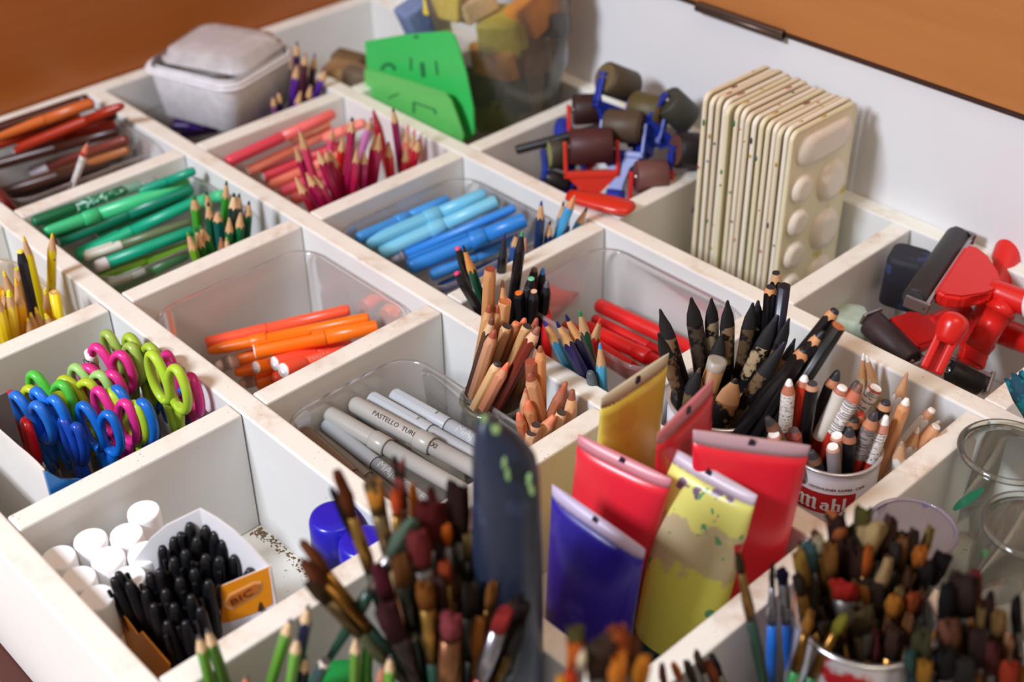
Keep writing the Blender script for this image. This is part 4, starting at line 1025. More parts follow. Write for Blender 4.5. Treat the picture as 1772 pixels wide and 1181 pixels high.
pen('rust red pen with a white wrapper and orange tip at the right', (32, 257, -.9), (214, 182, -.3), .56, (156, 40, 14), joint=.66, capc=(160, 42, 14), group=G, e2='taper')
pen('dark pen with a black tip beside the white-wrapped one', (100, 232, -1.2), (200, 199, -.8), .5, (70, 30, 24), joint=.7, group=G)
pen('red-brown felt pen just behind the clear tub wall', (28, 263, -1.3), (199, 212, -1.0), .6, (160, 36, 16), joint=.5, group=G, e1='plug')
pen('brown felt pen seen through the tub wall', (52, 298, -3.2), (222, 240, -3.0), .6, (120, 56, 44), joint=.2, capc=(206, 196, 206), group=G)
pen('tan felt pen seen through the tub wall', (50, 318, -3.8), (224, 258, -3.6), .56, (170, 104, 60), joint=.3, group=G)
pen('dark taupe felt pen at the bottom behind the tub wall', (20, 346, -4.6), (190, 284, -4.4), .62, (84, 68, 60), joint=.4, group=G)
pen('dark brown felt pen deep in the brown tub behind the red-brown one', (-10, 286, -2.4), (205, 226, -2.2), .62, (64, 32, 24), joint=.5, group=G)
pen('chocolate brown felt pen low in the brown tub below the tan one', (-10, 338, -3.4), (214, 268, -3.2), .62, (74, 44, 34), joint=.5, group=G)
pen('blackish brown felt pen at the bottom of the brown tub', (-6, 360, -4.2), (150, 306, -4.0), .62, (44, 30, 26), joint=.5, group=G)
pencil('thin red pencil with a white printed wrapper standing in front of the brown tub', (153, 244), (128, 318), behind_x((128, 318), .8), .36, (170, 40, 30), (60, 60, 70), wood=(206, 110, 80), cone=2.6, bands=((.9, 3.4, (214, 210, 204), 'text'),), group=None)
pencil('red-brown pencil leaning in the near left corner of the brown compartment', (-30, 300), (18, 358), behind_x((18, 358), .8), .5, (110, 26, 20), (100, 40, 30), group=None, bounds=True)
PC = None
pen('amber felt pen at the picture edge behind the yellow pencils', (-25, 540, -2.0), (4, 500, -1.0), .9, (244, 178, 20), joint=.5, group=None)

# ================================================================ scissors in their cardboard box
bx = thing('cardboard_box', 'open white cardboard box with a blue printed front, holding the scissors', 'box', Matrix.Translation(Vector((5, -14.5, FLOORZ)) * U))
def in_box(m, name, mats, par):
    return m.done(name, mats, par, M=Matrix.Translation((-5, 14.5, -FLOORZ)))
cb_w = mat((224, 220, 214), .7, scale=60); cb_shade = mat((120, 112, 106), .8)  # second tone is the same cardboard with the box's inner shade in its colour
m = MB(); Rx = Matrix.Translation((0, -18.05, 0)) @ Matrix.Rotation(pi/2, 4, 'X')
m.poly([(.9, FLOORZ+.05), (9.2, FLOORZ+.05), (9.2, .9), (8.6, .94), (7.9, .9), (7.2, .8), (.9, .3)], .09, M=Rx)
in_box(m, 'side_panel', cb_w, bx)
m = MB(); Ry = Matrix.Translation((9.2, 0, 0)) @ Matrix(((0, 0, 1, 0), (1, 0, 0, 0), (0, 1, 0, 0), (0, 0, 0, 1)))
m.poly([(-18.1, FLOORZ+.05), (-11.2, FLOORZ+.05), (-11.2, -3.2), (-13.5, -3.0), (-15.2, -1.9), (-16.2, -.8), (-17.0, -.15), (-17.6, .2), (-18.0, .8), (-18.1, .8)], .09, M=Ry)
in_box(m, 'front_panel', mat((30, 120, 206), .4, c2=(40, 44, 54), thr=(.60, 30)), bx)
m = MB()
m.box((3.9, -18.0, FLOORZ+.05), (4.0, -16.9, .9)); in_box(m, 'shaded_back_panel', cb_shade, bx)  # narrow dark sheet, coloured to stand for the shade inside the box
m = MB(); m.box((1.0, -11.3, FLOORZ+.05), (9.2, -11.2, -3.2)); in_box(m, 'low_side_panel', cb_w, bx)
m = MB(); m.box((1.0, -18.0, FLOORZ+.03), (9.2, -11.2, FLOORZ+.1)); in_box(m, 'box_bottom', cb_shade, bx)
LIME = (170, 206, 50); OLV = (158, 186, 84); MAG = (222, 50, 140); BLU = (18, 104, 200); GRN = (84, 196, 70); PGR = (160, 206, 120); YLM = (182, 202, 48); DBL = (24, 70, 170); REDS = (206, 24, 26)
G = 'scissors in the cardboard box'
for lb, a, b, z, c, kw in (
    ('pale olive green scissors furthest back in the corner', (198, 612), (229, 632), -.5, OLV, dict(h=1.0, w=.48)),
    ('lime scissors standing behind the large lime pair, half hidden', (236, 616), (262, 632), -.4, (164, 196, 60), dict(h=.95)),
    ('pink scissors with a lettered paper tag on one loop', (180, 634), (211, 646), -.5, MAG, dict(h=.98, tagtxt='onr')),
    ('bright lime scissors with large upright loops, nearest the right corner', (277, 653), (307, 675), .15, (178, 212, 56), dict(w=.55, h=1.1, r=.165)),
    ('magenta scissors at the far right behind the large lime pair', (300, 648), (333, 684), -.4, (206, 40, 130), dict(h=.95)),
    ('blue scissors behind the large lime pair', (272, 666), (318, 706), -1.7, (22, 90, 180), dict(h=1.0)),
    ('bright grass green scissors with wide loops on the left', (74, 684), (110, 700), -1.0, GRN, dict(w=.52, h=1.05)),
    ('yellow-green scissors between the grass green and the pale green pairs', (126, 688), (153, 694), -1.0, YLM, dict(h=.95)),
    ('pale mint green scissors in the middle of the box', (145, 668), (175, 680), -.9, PGR, dict(h=.95)),
    ('pink scissors in the middle, left of the lettered pink pair', (164, 664), (196, 676), -.8, (216, 46, 134), dict(h=.85)),
    ('blue scissors with two upright loops at the front middle', (159, 738), (190, 752), -1.2, BLU, dict(h=1.05, w=.46)),
    ('pink scissors directly behind the front middle blue pair', (184, 712), (219, 732), -1.1, MAG, dict(h=1.05, w=.48)),
    ('lime scissors right of the pink pair at the front', (204, 712), (236, 732), -1.2, LIME, dict(h=.95)),
    ('blue scissors to the right of the front lime pair', (216, 708), (250, 730), -1.1, BLU, dict(h=1.0)),
    ('leaning blue scissors furthest left, upper pair', (46, 718), (72, 734), -1.0, (34, 112, 206), dict(h=1.05, side=-.16)),
    ('leaning blue scissors right of the furthest left blue pair', (82, 714), (101, 726), -.9, (30, 120, 220), dict(h=1.1, side=-.12)),
    ('dark blue scissors set lower between the two blue pairs at the front', (124, 762), (135, 770), -1.6, DBL, dict(h=1.0, w=.3)),
    ('red scissors at the left end of the box', (33, 722), (52, 764), -2.0, REDS, dict(h=1.1)),
    ('yellow-lime scissors under the grass green pair', (66, 706), (106, 716), -1.5, (186, 200, 40), dict(h=1.0)),
):
    scissors(lb, a, b, z, c, group=G, **kw)

# ================================================================ glue sticks, the pen box and the blue glue bottles
def at_fit(px, z):
    p = on_z(px[0], px[1], z); return p
G = 'white glue sticks'
gs_m = mat((246, 244, 244), .4, var=.02); gs_c = mat((250, 250, 250), .32, var=.015)
GPOS = {p: on_z(p[0], p[1], -.95) for p in ((246, 887), (213, 930), (148, 940), (180, 972), (236, 958), (94, 968), (130, 1002), (160, 1036), (212, 1004))}
for _ in range(80):
    gk = list(GPOS)
    for i_, a_ in enumerate(gk):
        for b_ in gk[i_+1:]:
            dv = GPOS[b_] - GPOS[a_]; dl = dv.length
            if dl < 1.24:
                dv *= (1.24 - dl)/dl*.5
                GPOS[a_] -= dv; GPOS[b_] += dv
    for p_ in GPOS.values():
        p_.x = max(p_.x, 11.1); p_.y = max(p_.y, -19.2)
for lb, px in (
    ('white glue stick standing alone at the back beside the pen box', (246, 887)),
    ('white glue stick in the back row next to the one standing alone', (213, 930)),
    ('white glue stick in the back row furthest from the pen box', (148, 940)),
    ('white glue stick with a dark dot on its lid in the middle row', (180, 972)),
    ('white glue stick half hidden by the back of the pen box', (236, 958)),
    ('shaded white glue stick in the left corner against the outer panel', (94, 968)),
    ('shaded white glue stick second along the outer panel', (130, 1002)),
    ('shaded white glue stick third along the outer panel with grey smudges', (160, 1036)),
    ('white glue stick mostly hidden behind the black pens', (212, 1004)),
):
    P = GPOS[px]
    g = thing('glue_stick', lb, 'glue stick', Matrix.Translation(Vector((P.x, P.y, FLOORZ)) * U), G)
    MB().lathe([(.54, .04), (.57, .08), (.57, 3.1)], 26).done('tube', gs_m, g)
    MB().lathe([(.58, 3.1), (.6, 3.15), (.6, 4.78), (.57, 4.9)], 28).done('cap', gs_c, g)
pb = thing('pen_box', 'torn open orange and white box of black ballpoint pens', 'box', Matrix.Translation(Vector((15.3, -15.6, FLOORZ)) * U))
OR = mat((226, 140, 20), .4, var=.04); WB = mat((222, 220, 224), .6, scale=50)
def wallpoly(name, p, qpts, mats, par, thick=.08):
    """upright cardboard panel on the ground line p[0]-p[1]; qpts are (share along, height)"""
    a, b = Vector((p[0][0], p[0][1], 0)), Vector((p[1][0], p[1][1], 0))
    d = b - a; n = Vector((-d.y, d.x, 0)).normalized() * thick
    m = MB()
    lo = [m.bm.verts.new(a + d*s + Vector((0, 0, h))) for s, h in qpts]
    hi = [m.bm.verts.new(a + d*s + n + Vector((0, 0, h))) for s, h in qpts]
    k = len(lo)
    f = m.bm.faces.new(lo); f2 = m.bm.faces.new(hi[::-1])
    for i in range(k): m.bm.faces.new((lo[i], hi[i], hi[(i+1) % k], lo[(i+1) % k]))
    return m.done(name, mats, par, M=Matrix.Translation((-15.3, 15.6, -FLOORZ)))
F = FLOORZ + .05
def on_y(u, v, y):
    d = ray(u, v)
    return CAM + d * ((y - CAM.y) / d.y)
def skirt(name, tops, mats, par, foot=F, thick=.07):
    """cardboard flap: an upper outline with the panel dropping straight down to the floor"""
    m = MB()
    n = (tops[-1] - tops[0]).cross(Vector((0, 0, 1))).normalized() * thick
    R = [[p, Vector((p.x, p.y, foot)), Vector((p.x, p.y, foot)) + n, p + n] for p in tops]
    m.rings(R, smooth=False)
    return m.done(name, mats, par, M=Matrix.Translation((-15.3, 15.6, -FLOORZ)))
QP = (18.0, -15.6)
QB = (14.3, -16.6)
bk = [on_up(u, v, QB) for u, v in ((224, 1004), (230, 972), (262, 930), (288, 908), (347, 879))]
rt = on_up(470, 983, QP)
skirt('back_flap', bk, WB, pb)
skirt('side_flap', [bk[-1].lerp(rt, k) + Vector((0, 0, .35*sin(pi*k))) for k in (0, .25, .5, .75, 1)], WB, pb)
def quad_patch(name, pts, mats, par, lift=Vector((0, 0, 0)), origin=(15.3, -15.6, FLOORZ), thick=.06):
    m = MB()
    P = [Vector(p) + lift for p in pts]
    n = (P[1]-P[0]).cross(P[3]-P[0]).normalized()
    if n.dot(CAM - P[0]) < 0: n = -n
    a = [m.bm.verts.new(p) for p in P]; b = [m.bm.verts.new(p - n*thick) for p in P]
    k = len(a)
    m.bm.faces.new(a); m.bm.faces.new(b[::-1])
    for i in range(k): m.bm.faces.new((a[i], b[i], b[(i+1) % k], a[(i+1) % k]))
    return m.done(name, mats, par, M=Matrix.Translation(-Vector(origin)))
def facing_plane(px, q, n=None):
    return [on_up(u, v, q) for u, v in px]
quad_patch('front_panel', facing_plane([(368, 1022), (468, 980), (476, 1060), (400, 1130), (283, 1166)], QP), WB, pb)
op = quad_patch('orange_panel', [p + (CAM-p).normalized()*.03 for p in facing_plane([(372, 1020), (467, 981), (472, 1045), (440, 1062), (400, 1076), (338, 1086)], QP)], OR, pb, thick=.028)
quad_patch('logo_plate', [p + (CAM-p).normalized()*.06 for p in facing_plane([(390, 1052), (386, 1046), (396, 1030), (440, 1008), (452, 1008), (454, 1018), (446, 1030), (402, 1056)], QP)], mat((216, 166, 110), .5), op, thick=.03)
quad_patch('logo_plate', [p + (CAM-p).normalized()*.10 for p in facing_plane([(393, 1049), (390, 1045), (398, 1033), (440, 1012), (450, 1012), (450, 1018), (443, 1028), (402, 1053)], QP)], mat((188, 104, 34), .5), op, thick=.03)
t = text_mesh('BIC', 1.0)
bmesh.ops.transform(t.bm, matrix=Matrix.Diagonal((1, 1, 1, 1)), verts=t.bm.verts)
o0, o1, o2 = [p + (CAM-p).normalized()*.14 for p in facing_plane([(399, 1050), (445, 1024), (393, 1036)], QP)]
ex, ey = (o1-o0)/1.75, (o2-o0)/1.0*.95
for v in t.bm.verts: v.co = o0 + ex*v.co.x + ey*v.co.y + (CAM-o0).normalized()*v.co.z
t.done('lettering', mat((96, 44, 16), .5), op, M=Matrix.Translation((-15.3, 15.6, -FLOORZ)))
for dx, r, cc in ((0, 7, (214, 190, 176)), (0, 3.2, (110, 110, 120))):
    ccx, ccy = (375, 1062) if r > 5 else (376, 1054)
    quad_patch('small_figure', [p + (CAM-p).normalized()*(.09 if r > 5 else .13) for p in facing_plane([(ccx + r*cos(2*pi*i/10), ccy + r*1.3*sin(2*pi*i/10)) for i in range(10)], QP)], mat(cc, .5), op, thick=.02)
quad_patch('pen_symbol', [p + (CAM-p).normalized()*.09 for p in facing_plane([(446, 1060), (447, 1052), (450, 1042), (453, 1048), (457, 1056)], QP)], mat((60, 44, 30), .5), op, thick=.02)
quad_patch('orange_strip', [on_y(u, v, -18.7) for u, v in ((192, 1046), (206, 1056), (238, 1100), (244, 1094), (292, 1150), (300, 1240), (200, 1140))], OR, pb)
G = 'black ballpoint pens in the orange box'
kpen = mat((18, 18, 22), .3, spec=.5); kclear = mat((60, 58, 60), .25)
k = 0
for (u, v, dz, lx, ly) in (
    (195, 1000, -.3, -.22, -.12), (203, 990, -.2, -.18, -.10), (222, 1006, -.2, -.15, -.1), (258, 992, -.1, -.1, 0), (280, 945, .2, -.06, .05), (300, 930, .4, -.05, .08), (312, 922, .5, 0, .06),
    (328, 905, .9, .0, .1), (356, 910, .9, .05, .12), (372, 920, .8, .08, .1), (386, 935, .6, .12, .08), (340, 930, .7, .02, .06), (320, 952, .5, 0, .05), (300, 965, .3, -.04, 0), (275, 985, .1, -.08, 0),
    (250, 1020, -.4, -.1, -.04), (355, 960, .5, .05, .05), (378, 965, .4, .1, .06), (405, 962, .3, .14, .04), (335, 985, .3, .02, .0), (310, 1000, .2, 0, 0), (285, 1020, 0, -.05, -.02), (265, 1045, -.4, -.06, -.05),
    (300, 1045, -.2, 0, -.03), (330, 1030, 0, .04, 0), (360, 1005, .2, .08, .02), (432, 985, .2, .2, .04), (320, 1075, -.5, .0, -.06), (288, 1075, -.6, -.04, -.06), (346, 1052, -.2, .05, -.02)):
    P = on_z(u, v, dz)
    ax = Vector((lx, ly, 1)).normalized()
    base = P - ax * 6.0
    base.x = min(max(base.x, 12.9), 17.6); base.y = min(max(base.y, -18.2), -13.9)
    ax = (P - base).normalized()
    r = thing('ballpoint_pen', 'black ballpoint pen with its cap up in the orange box', 'pen', frame(base, ax, rnd.uniform(0, 6)), G)
    L = (P - base).length
    MB().lathe([(.12, 0), (.25, .1), (.25, L-2.6)], 8).done('barrel', kclear, r)
    MB().lathe([(.27, L-2.7), (.29, L-2.6), (.27, L-1.3), (.2, L-.3), (.12, L-.05), (.05, L)], 12).done('cap', kpen, r)
    MB().box((.24, -.07, L-2.2), (.38, .07, L-.35), .03).done('clip', kpen, r)
G = 'blue-capped glue bottles'
for lb, px, zt in (('blue-capped glue bottle with a light blue and red label, further back', (577, 892), -.1), ('blue-capped glue bottle half hidden behind the paint brushes', (628, 935), -.2)):
    P = on_z(px[0], px[1], zt)
    H = zt - FLOORZ
    g = thing('glue_bottle', lb, 'bottle', Matrix.Translation(Vector((P.x, P.y, FLOORZ)) * U), G)
    R = .92
    MB().lathe([(R*.95, .02), (R, .12), (R, H-2.1)], 32).done('bottle', mat((84, 158, 206), .35, c2=(220, 230, 236), thr=(.56, 200)), g)
    MB().lathe([(R*1.01, H-3.0), (R*1.01, H-2.5)], 32, cap0=False, cap1=False).done('red_label', mat((206, 44, 52), .4, c2=(230, 220, 220), thr=(.6, 160)), g)
    MB().lathe([(R*1.03, H-2.12), (R*1.05, H-2.08), (R*1.05, H-1.95), (R*1.0, H-1.9)], 32).done('white_ring', mat((232, 232, 236), .4), g)
    MB().lathe([(R*1.0, H-1.95), (R*.97, H-.25), (R*.9, H-.06), (R*.78, H), (R*.3, H-.03)], 36).done('cap', mat((38, 30, 180), .25, spec=.6), g)

# ================================================================ paint tubes and the dark bottle
def paint_tube(label, pl, pr, q, c, base, rb=1.35, seal=(206, 186, 190), capc=(40, 40, 44), blot=None, dip=.0, bow=.0, ang=None, zq=None, low=None):
    """squeezed acrylic tube standing on its cap: flat sealed end between pixels pl and pr (at height zq), round shoulder at base"""
    A, B = on_z(*pl, zq[0]), on_z(*pr, zq[1])
    bz = FLOORZ + .08
    bc = Vector((base[0], base[1], bz))
    root = thing('paint_tube', label, 'paint tube', Matrix.Translation(Vector((base[0], base[1], FLOORZ)) * U), 'paint tubes standing on their caps')
    To = Matrix.Translation(Vector((-base[0], -base[1], -FLOORZ)))
    e = (B - A); w = e.length; e.normalize()
    mid = (A + B) / 2
    n3 = e.cross((mid - bc).normalized()).normalized()
    N = 32
    def ring(t):
        """t: 0 shoulder .. 1 sealed end"""
        c0 = bc + Vector((0, 0, 1.2))
        cc = c0.lerp(mid, t)
        wx = rb*(1-t) + (w/2)*t if t > .0 else rb
        f = max(0.0, 1 - t)
        wy = max(.05, rb * f ** .62)
        hx = Vector((e.x, e.y, 0)).normalized().lerp(e, t).normalized()
        out = []
        for i in range(N):
            a = 2*pi*i/N
            ca, sa = cos(a), sin(a)
            p = 2.0 + 0
            x = wx * (abs(ca) ** (1 - .35*t)) * (1 if ca >= 0 else -1)
            b = bow * t * (1 - (x/wx)**2) if wx else 0
            out.append(cc + hx*x + n3*(wy*sa) + n3*b)
        return out
    bm_ = mat(c, .3, var=.05, spec=.5, c2=blot[0] if blot else None, thr=blot[1] if blot else None, name='paint_tube')
    if low:
        bm_ = splashed_mat()
    m = MB()
    ts = [0, .06, .15, .3, .45, .6, .72, .82, .9, .95]
    if low:
        m.rings([ring(t) for t in ts if t <= low + .001], cap1=False, mi=1)
        m.rings([ring(t) for t in ts if t >= low - .001], cap0=False, mi=0)
        m.done('tube_body', [bm_, mat(low_c(label), .35, c2=(190, 206, 200), thr=(.62, 260))], root, M=To)
    else:
        m.rings([ring(t) for t in ts]); m.done('tube_body', bm_, root, M=To)
    MB().rings([ring(t) for t in (.945, .97, 1.0)]).done('sealed_end', mat(seal, .35, var=.04), root, M=To)
    up = (mid - bc).normalized()
    MB().lathe([(.72, 0), (.78, .06), (.78, 1.0), (.62, 1.3)], 24).done('cap', mat(capc, .4), root)
    # little dark punched mark in the middle of the seal
    mk = mid - up*.28
    fn = n3 if n3.dot(CAM - mid) > 0 else -n3
    Mk = Matrix((e, up, fn)).transposed().to_4x4()
    MB().poly([(-.06, .26), (.1, .22), (.12, -.1), (.04, -.3), (-.1, -.22), (-.13, .05)], .05).done('ink_mark', mat((44, 30, 50), .5), root, M=To @ Matrix.Translation(mid - up*.22 + fn*.09) @ Mk)
    return root
def splashed_mat():
    m, N, L, b = new_mat('splashed_yellow_tube')
    b.inputs['Roughness'].default_value = .3
    tc = N.new('ShaderNodeTexCoord'); sx = N.new('ShaderNodeSeparateXYZ')
    L.new(tc.outputs['Object'], sx.inputs[0])
    def noise(sc, det=4):
        n = N.new('ShaderNodeTexNoise'); n.inputs['Scale'].default_value = sc; n.inputs['Detail'].default_value = det
        L.new(tc.outputs['Object'], n.inputs['Vector']); return n.outputs['Fac']
    def step(sock, a, w):
        r = N.new('ShaderNodeMapRange'); r.inputs['From Min'].default_value = a; r.inputs['From Max'].default_value = a + w
        L.new(sock, r.inputs['Value']); return r.outputs['Result']
    def mix(f, a, c):
        n = N.new('ShaderNodeMix'); n.data_type = 'RGBA'; L.new(f, n.inputs['Factor'])
        for s_, k_ in ((a, 'A'), (c, 'B')):
            if isinstance(s_, tuple): n.inputs[k_].default_value = lin(s_)
            else: L.new(s_, n.inputs[k_])
        return n.outputs['Result']
    h = N.new('ShaderNodeMath'); h.operation = 'MULTIPLY_ADD'; h.inputs[1].default_value = .045
    L.new(noise(55, 3), h.inputs[0]); L.new(sx.outputs['Z'], h.inputs[2])
    c = mix(step(h.outputs[0], .112, .004), (222, 218, 96), (196, 180, 140))
    c = mix(step(h.outputs[0], .137, .003), c, (226, 222, 120))
    up = N.new('ShaderNodeMath'); up.operation = 'MULTIPLY'
    L.new(step(noise(70, 5), .57, .03), up.inputs[0]); L.new(step(sx.outputs['Z'], .118, .01), up.inputs[1])
    c = mix(up.outputs[0], c, (120, 96, 120))
    c = mix(step(noise(120, 2), .66, .02), c, (96, 160, 110))
    c = mix(step(noise(64, 1), .735, .015), c, (196, 50, 50))
    L.new(c, b.inputs['Base Color'])
    return m
def low_c(label): return (18, 70, 72)
paint_tube('yellow paint tube turned edgewise, furthest back of the tubes', (1040, 690), (1158, 611), None, (220, 198, 80), (22.4, -2.1), rb=1.2, zq=(4.4, 4.4), seal=(190, 180, 150), blot=((212, 182, 78), (.56, 40)))
paint_tube('dark red paint tube turned edgewise between the yellow and the red tubes', (1137, 752), (1235, 655), None, (196, 34, 44), (25.2, -1.9), rb=1.2, zq=(4.4, 4.6), seal=(190, 110, 116), blot=((150, 24, 30), (.56, 40)))
paint_tube('bright red paint tube on the left, behind the blue one', (1000, 752), (1163, 830), None, (226, 40, 56), (24.2, -5.0), rb=1.45, zq=(3.2, 3.0), seal=(206, 130, 140))
paint_tube('bright red paint tube on the right with a wide flat end', (1199, 744), (1403, 772), None, (226, 36, 52), (28.0, -2.2), rb=1.4, zq=(4.6, 4.0), seal=(182, 146, 152))
paint_tube('pale yellow paint tube splashed with green and purple', (1153, 768), (1311, 858), None, (222, 220, 110), (27.6, -4.9), rb=1.45, zq=(3.3, 3.1), seal=(198, 182, 196), blot=((150, 170, 110), (.60, 50)), low=.15)
paint_tube('dark blue paint tube at the front left of the tubes', (955, 838), (1117, 952), None, (40, 26, 150), (26.2, -7.9), rb=1.45, zq=(3.0, 2.6), seal=(190, 176, 206), blot=((60, 50, 160), (.58, 40)))
bt_q = (26.3, -11.9)
tp = [on_up(u, v, bt_q) for u, v in ((815, 1060), (816, 800), (820, 745), (832, 722), (850, 718), (885, 742), (915, 772), (930, 800), (936, 860), (940, 1060))]
br = thing('plastic_bottle', 'dark blue-black flattened plastic bottle with pale green paint flecks, behind the brushes', 'bottle', Matrix.Translation(Vector((bt_q[0], bt_q[1], FLOORZ)) * U))
Tb = Matrix.Translation(Vector((-bt_q[0], -bt_q[1], -FLOORZ)))
lowL, lowR = Vector((tp[0].x, tp[0].y, FLOORZ+.05)), Vector((tp[-1].x, tp[-1].y, FLOORZ+.05))
m = MB(); nn = SIDE.cross(Vector((0, 0, 1)))
rr = []
for zz, l, r_, th in [(0, lowL, lowR, .75), (.3, tp[0], tp[-1], .95), (.6, tp[1], tp[-2], .9), (.8, on_up(818, 765, bt_q), on_up(934, 822, bt_q), .75), (.9, on_up(822, 742, bt_q), on_up(928, 795, bt_q), .55), (.96, on_up(832, 726, bt_q), on_up(912, 772, bt_q), .36), (1, on_up(846, 722, bt_q), on_up(890, 750, bt_q), .12)]:
    c0, h = (l + r_) / 2, (r_ - l) / 2
    rr.append([c0 + h*(abs(cos(a))**.7)*(1 if cos(a) >= 0 else -1) + nn*(th*(abs(sin(a))**.8)*(1 if sin(a) >= 0 else -1)) for a in [2*pi*i/28 for i in range(28)]])
m.rings(rr)
m.done('bottle_body', mat((34, 42, 62), .38, spec=.4, c2=(44, 54, 78), thr=(.58, 60)), br, M=Tb)

for u, v, w, h in ((858, 748, 7, 6), (873, 806, 4, 6), (879, 826, 4, 6), (916, 836, 4, 10), (920, 854, 4, 5), (838, 730, 5, 3)):
    qf = (bt_q[0] + .734*.93, bt_q[1] - .679*.93) if v > 790 else (bt_q[0] + .734*.55, bt_q[1] - .679*.55)
    fk = [on_up(u + w*cos(a)*(1 + .25*sin(3*a + u)), v + h*sin(a)*(1 + .25*cos(2*a + v)), qf) for a in [2*pi*i/12 for i in range(12)]]
    m = MB(); fa = [m.bm.verts.new(p) for p in fk]; fb = [m.bm.verts.new(p + HEAD*.22) for p in fk]
    m.bm.faces.new(fa); m.bm.faces.new(fb[::-1])
    for i in range(12): m.bm.faces.new((fa[i], fb[i], fb[(i+1) % 12], fa[(i+1) % 12]))
    m.done('paint_fleck', mat((130, 164, 104), .6, var=.2), br, M=Tb)

# ================================================================ glass jars and plastic cup
GLS = clear((250, 251, 246), .012, gloss=.7, name='clear_glass', rough=.03, edge=.05)
def jar(label, c, r, z0, z1, name='glass_jar', cat='jar', m_=None, rimr=None, marks=(), group=None):
    root = thing(name, label, cat, Matrix.Translation(Vector((c[0], c[1], z0)) * U), group)
    H = z1 - z0
    g = m_ or GLS
    MB().lathe([(.02, .1), (r*.9, .1), (r*.94, .2), (r*.96, .5), (r*.96, H-1.0), (r*.86, H-.5), (r*.86, H-.3)], 40, False, False).done('inner_wall', g, root)
    MB().lathe([(r*.85, 0), (r*.96, .04), (r, .3), (r, H-1.0), (r*.92, H-.52), (r*.92, H-.32)], 40, True, False).done('outer_wall', g, root)
    pr = [(.0, -.17), (.13, -.12), (.17, 0), (.13, .12), (.0, .17), (-.13, .12), (-.17, 0), (-.13, -.12)]
    m = MB(); n = 44
    m.tube([((r*.93)*cos(2*pi*i/n), (r*.93)*sin(2*pi*i/n), H-.16) for i in range(n)], .13, 10, closed=True)
    m.done('rim', rimr or clear((222, 226, 214), .06, gloss=1.4, name='glass_rim', rough=.03, edge=.35), root)
    for (a, zz, w, h, cc, tilt) in marks:
        q = MB(); k = 6
        rows = []
        for j in range(k + 1):
            t = j / k - .5
            ww = w * (1 - abs(t)**2*2.6) + .02
            rows.append([((r*1.006)*cos(a + (t*h*tilt + s*ww)/r), (r*1.006)*sin(a + (t*h*tilt + s*ww)/r), zz + t*h) for s in (-.5, 0, .5)])
        q.rings(rows, False, False, closed=False)
        q.done('paint_mark', mat(cc, .6, c2=(60, 110, 80), thr=(.6, 200)), root)
    return root
jar('small glass jar with a paint-stained rim holding the brown pencils', JC, 1.38, FLOORZ + .02, -1.1, marks=((-1.2, 4.35, .5, .3, (70, 90, 76), 0), (-.5, 4.4, .7, .26, (40, 46, 40), 0), (.1, 4.4, .6, .26, (46, 50, 46), 0)), rimr=clear((186, 190, 172), .12, gloss=1.4, name='stained_glass_rim', rough=.05, edge=.55))
def jc(px, z): 
    P = on_z(px[0], px[1], z); return (P.x, P.y)
jar('large clear glass jar with green paint streaks at the right edge', jc((1748, 776), .5), 1.85, FLOORZ + .02, .5, marks=((-1.75, 4.75, .36, 1.8, (30, 112, 76), .55), (-1.2, 5.1, .2, .6, (40, 120, 84), .3)), group='clear glass jars at the right')
jar('wide clear glass jar in front of the green-streaked one', jc((1788, 905), .35), 1.75, FLOORZ + .02, .35, marks=((-2.0, 5.3, .3, .5, (90, 140, 90), .4), (2.3, 5.5, .4, .3, (220, 190, 70), 0)), group='clear glass jars at the right')
cupz = .45; cc_ = jc((1580, 912), cupz)
cp = thing('plastic_cup', 'clear plastic cup with purple paint around its rim', 'cup', Matrix.Translation(Vector((cc_[0], cc_[1], FLOORZ)) * U))
Hc = cupz - FLOORZ
MB().lathe([(.02, .06), (1.0, .06), (1.05, .1), (1.44, Hc-.12)], 40, False, False).done('cup_wall', clear((226, 216, 222), .16, name='cup_plastic'), cp)
m = MB(); m.tube([(1.46*cos(2*pi*i/40), 1.46*sin(2*pi*i/40), Hc-.07) for i in range(40)], .075, 8, closed=True)
rim = m.done('rim', clear((206, 190, 206), .3, gloss=1.0, edge=.5), cp)
for a0, a1, h, cc in ((2.75, 3.15, .45, (60, 40, 120)), (1.75, 1.95, .16, (60, 50, 150)), (.55, .95, .2, (90, 50, 140)), (.2, .34, .4, (100, 70, 150)), (3.3, 4.3, .9, (150, 120, 176))):
    q = MB(); k = 8
    q.rings([[(1.425*cos(a0+(a1-a0)*i/k), 1.425*sin(a0+(a1-a0)*i/k), Hc - .1 - (h*sin(pi*i/k)+.03)*j) for i in range(k+1)] for j in (0, .5, 1)], False, False, closed=False)
    q.done('paint_mark', mat(cc, .5), cp)

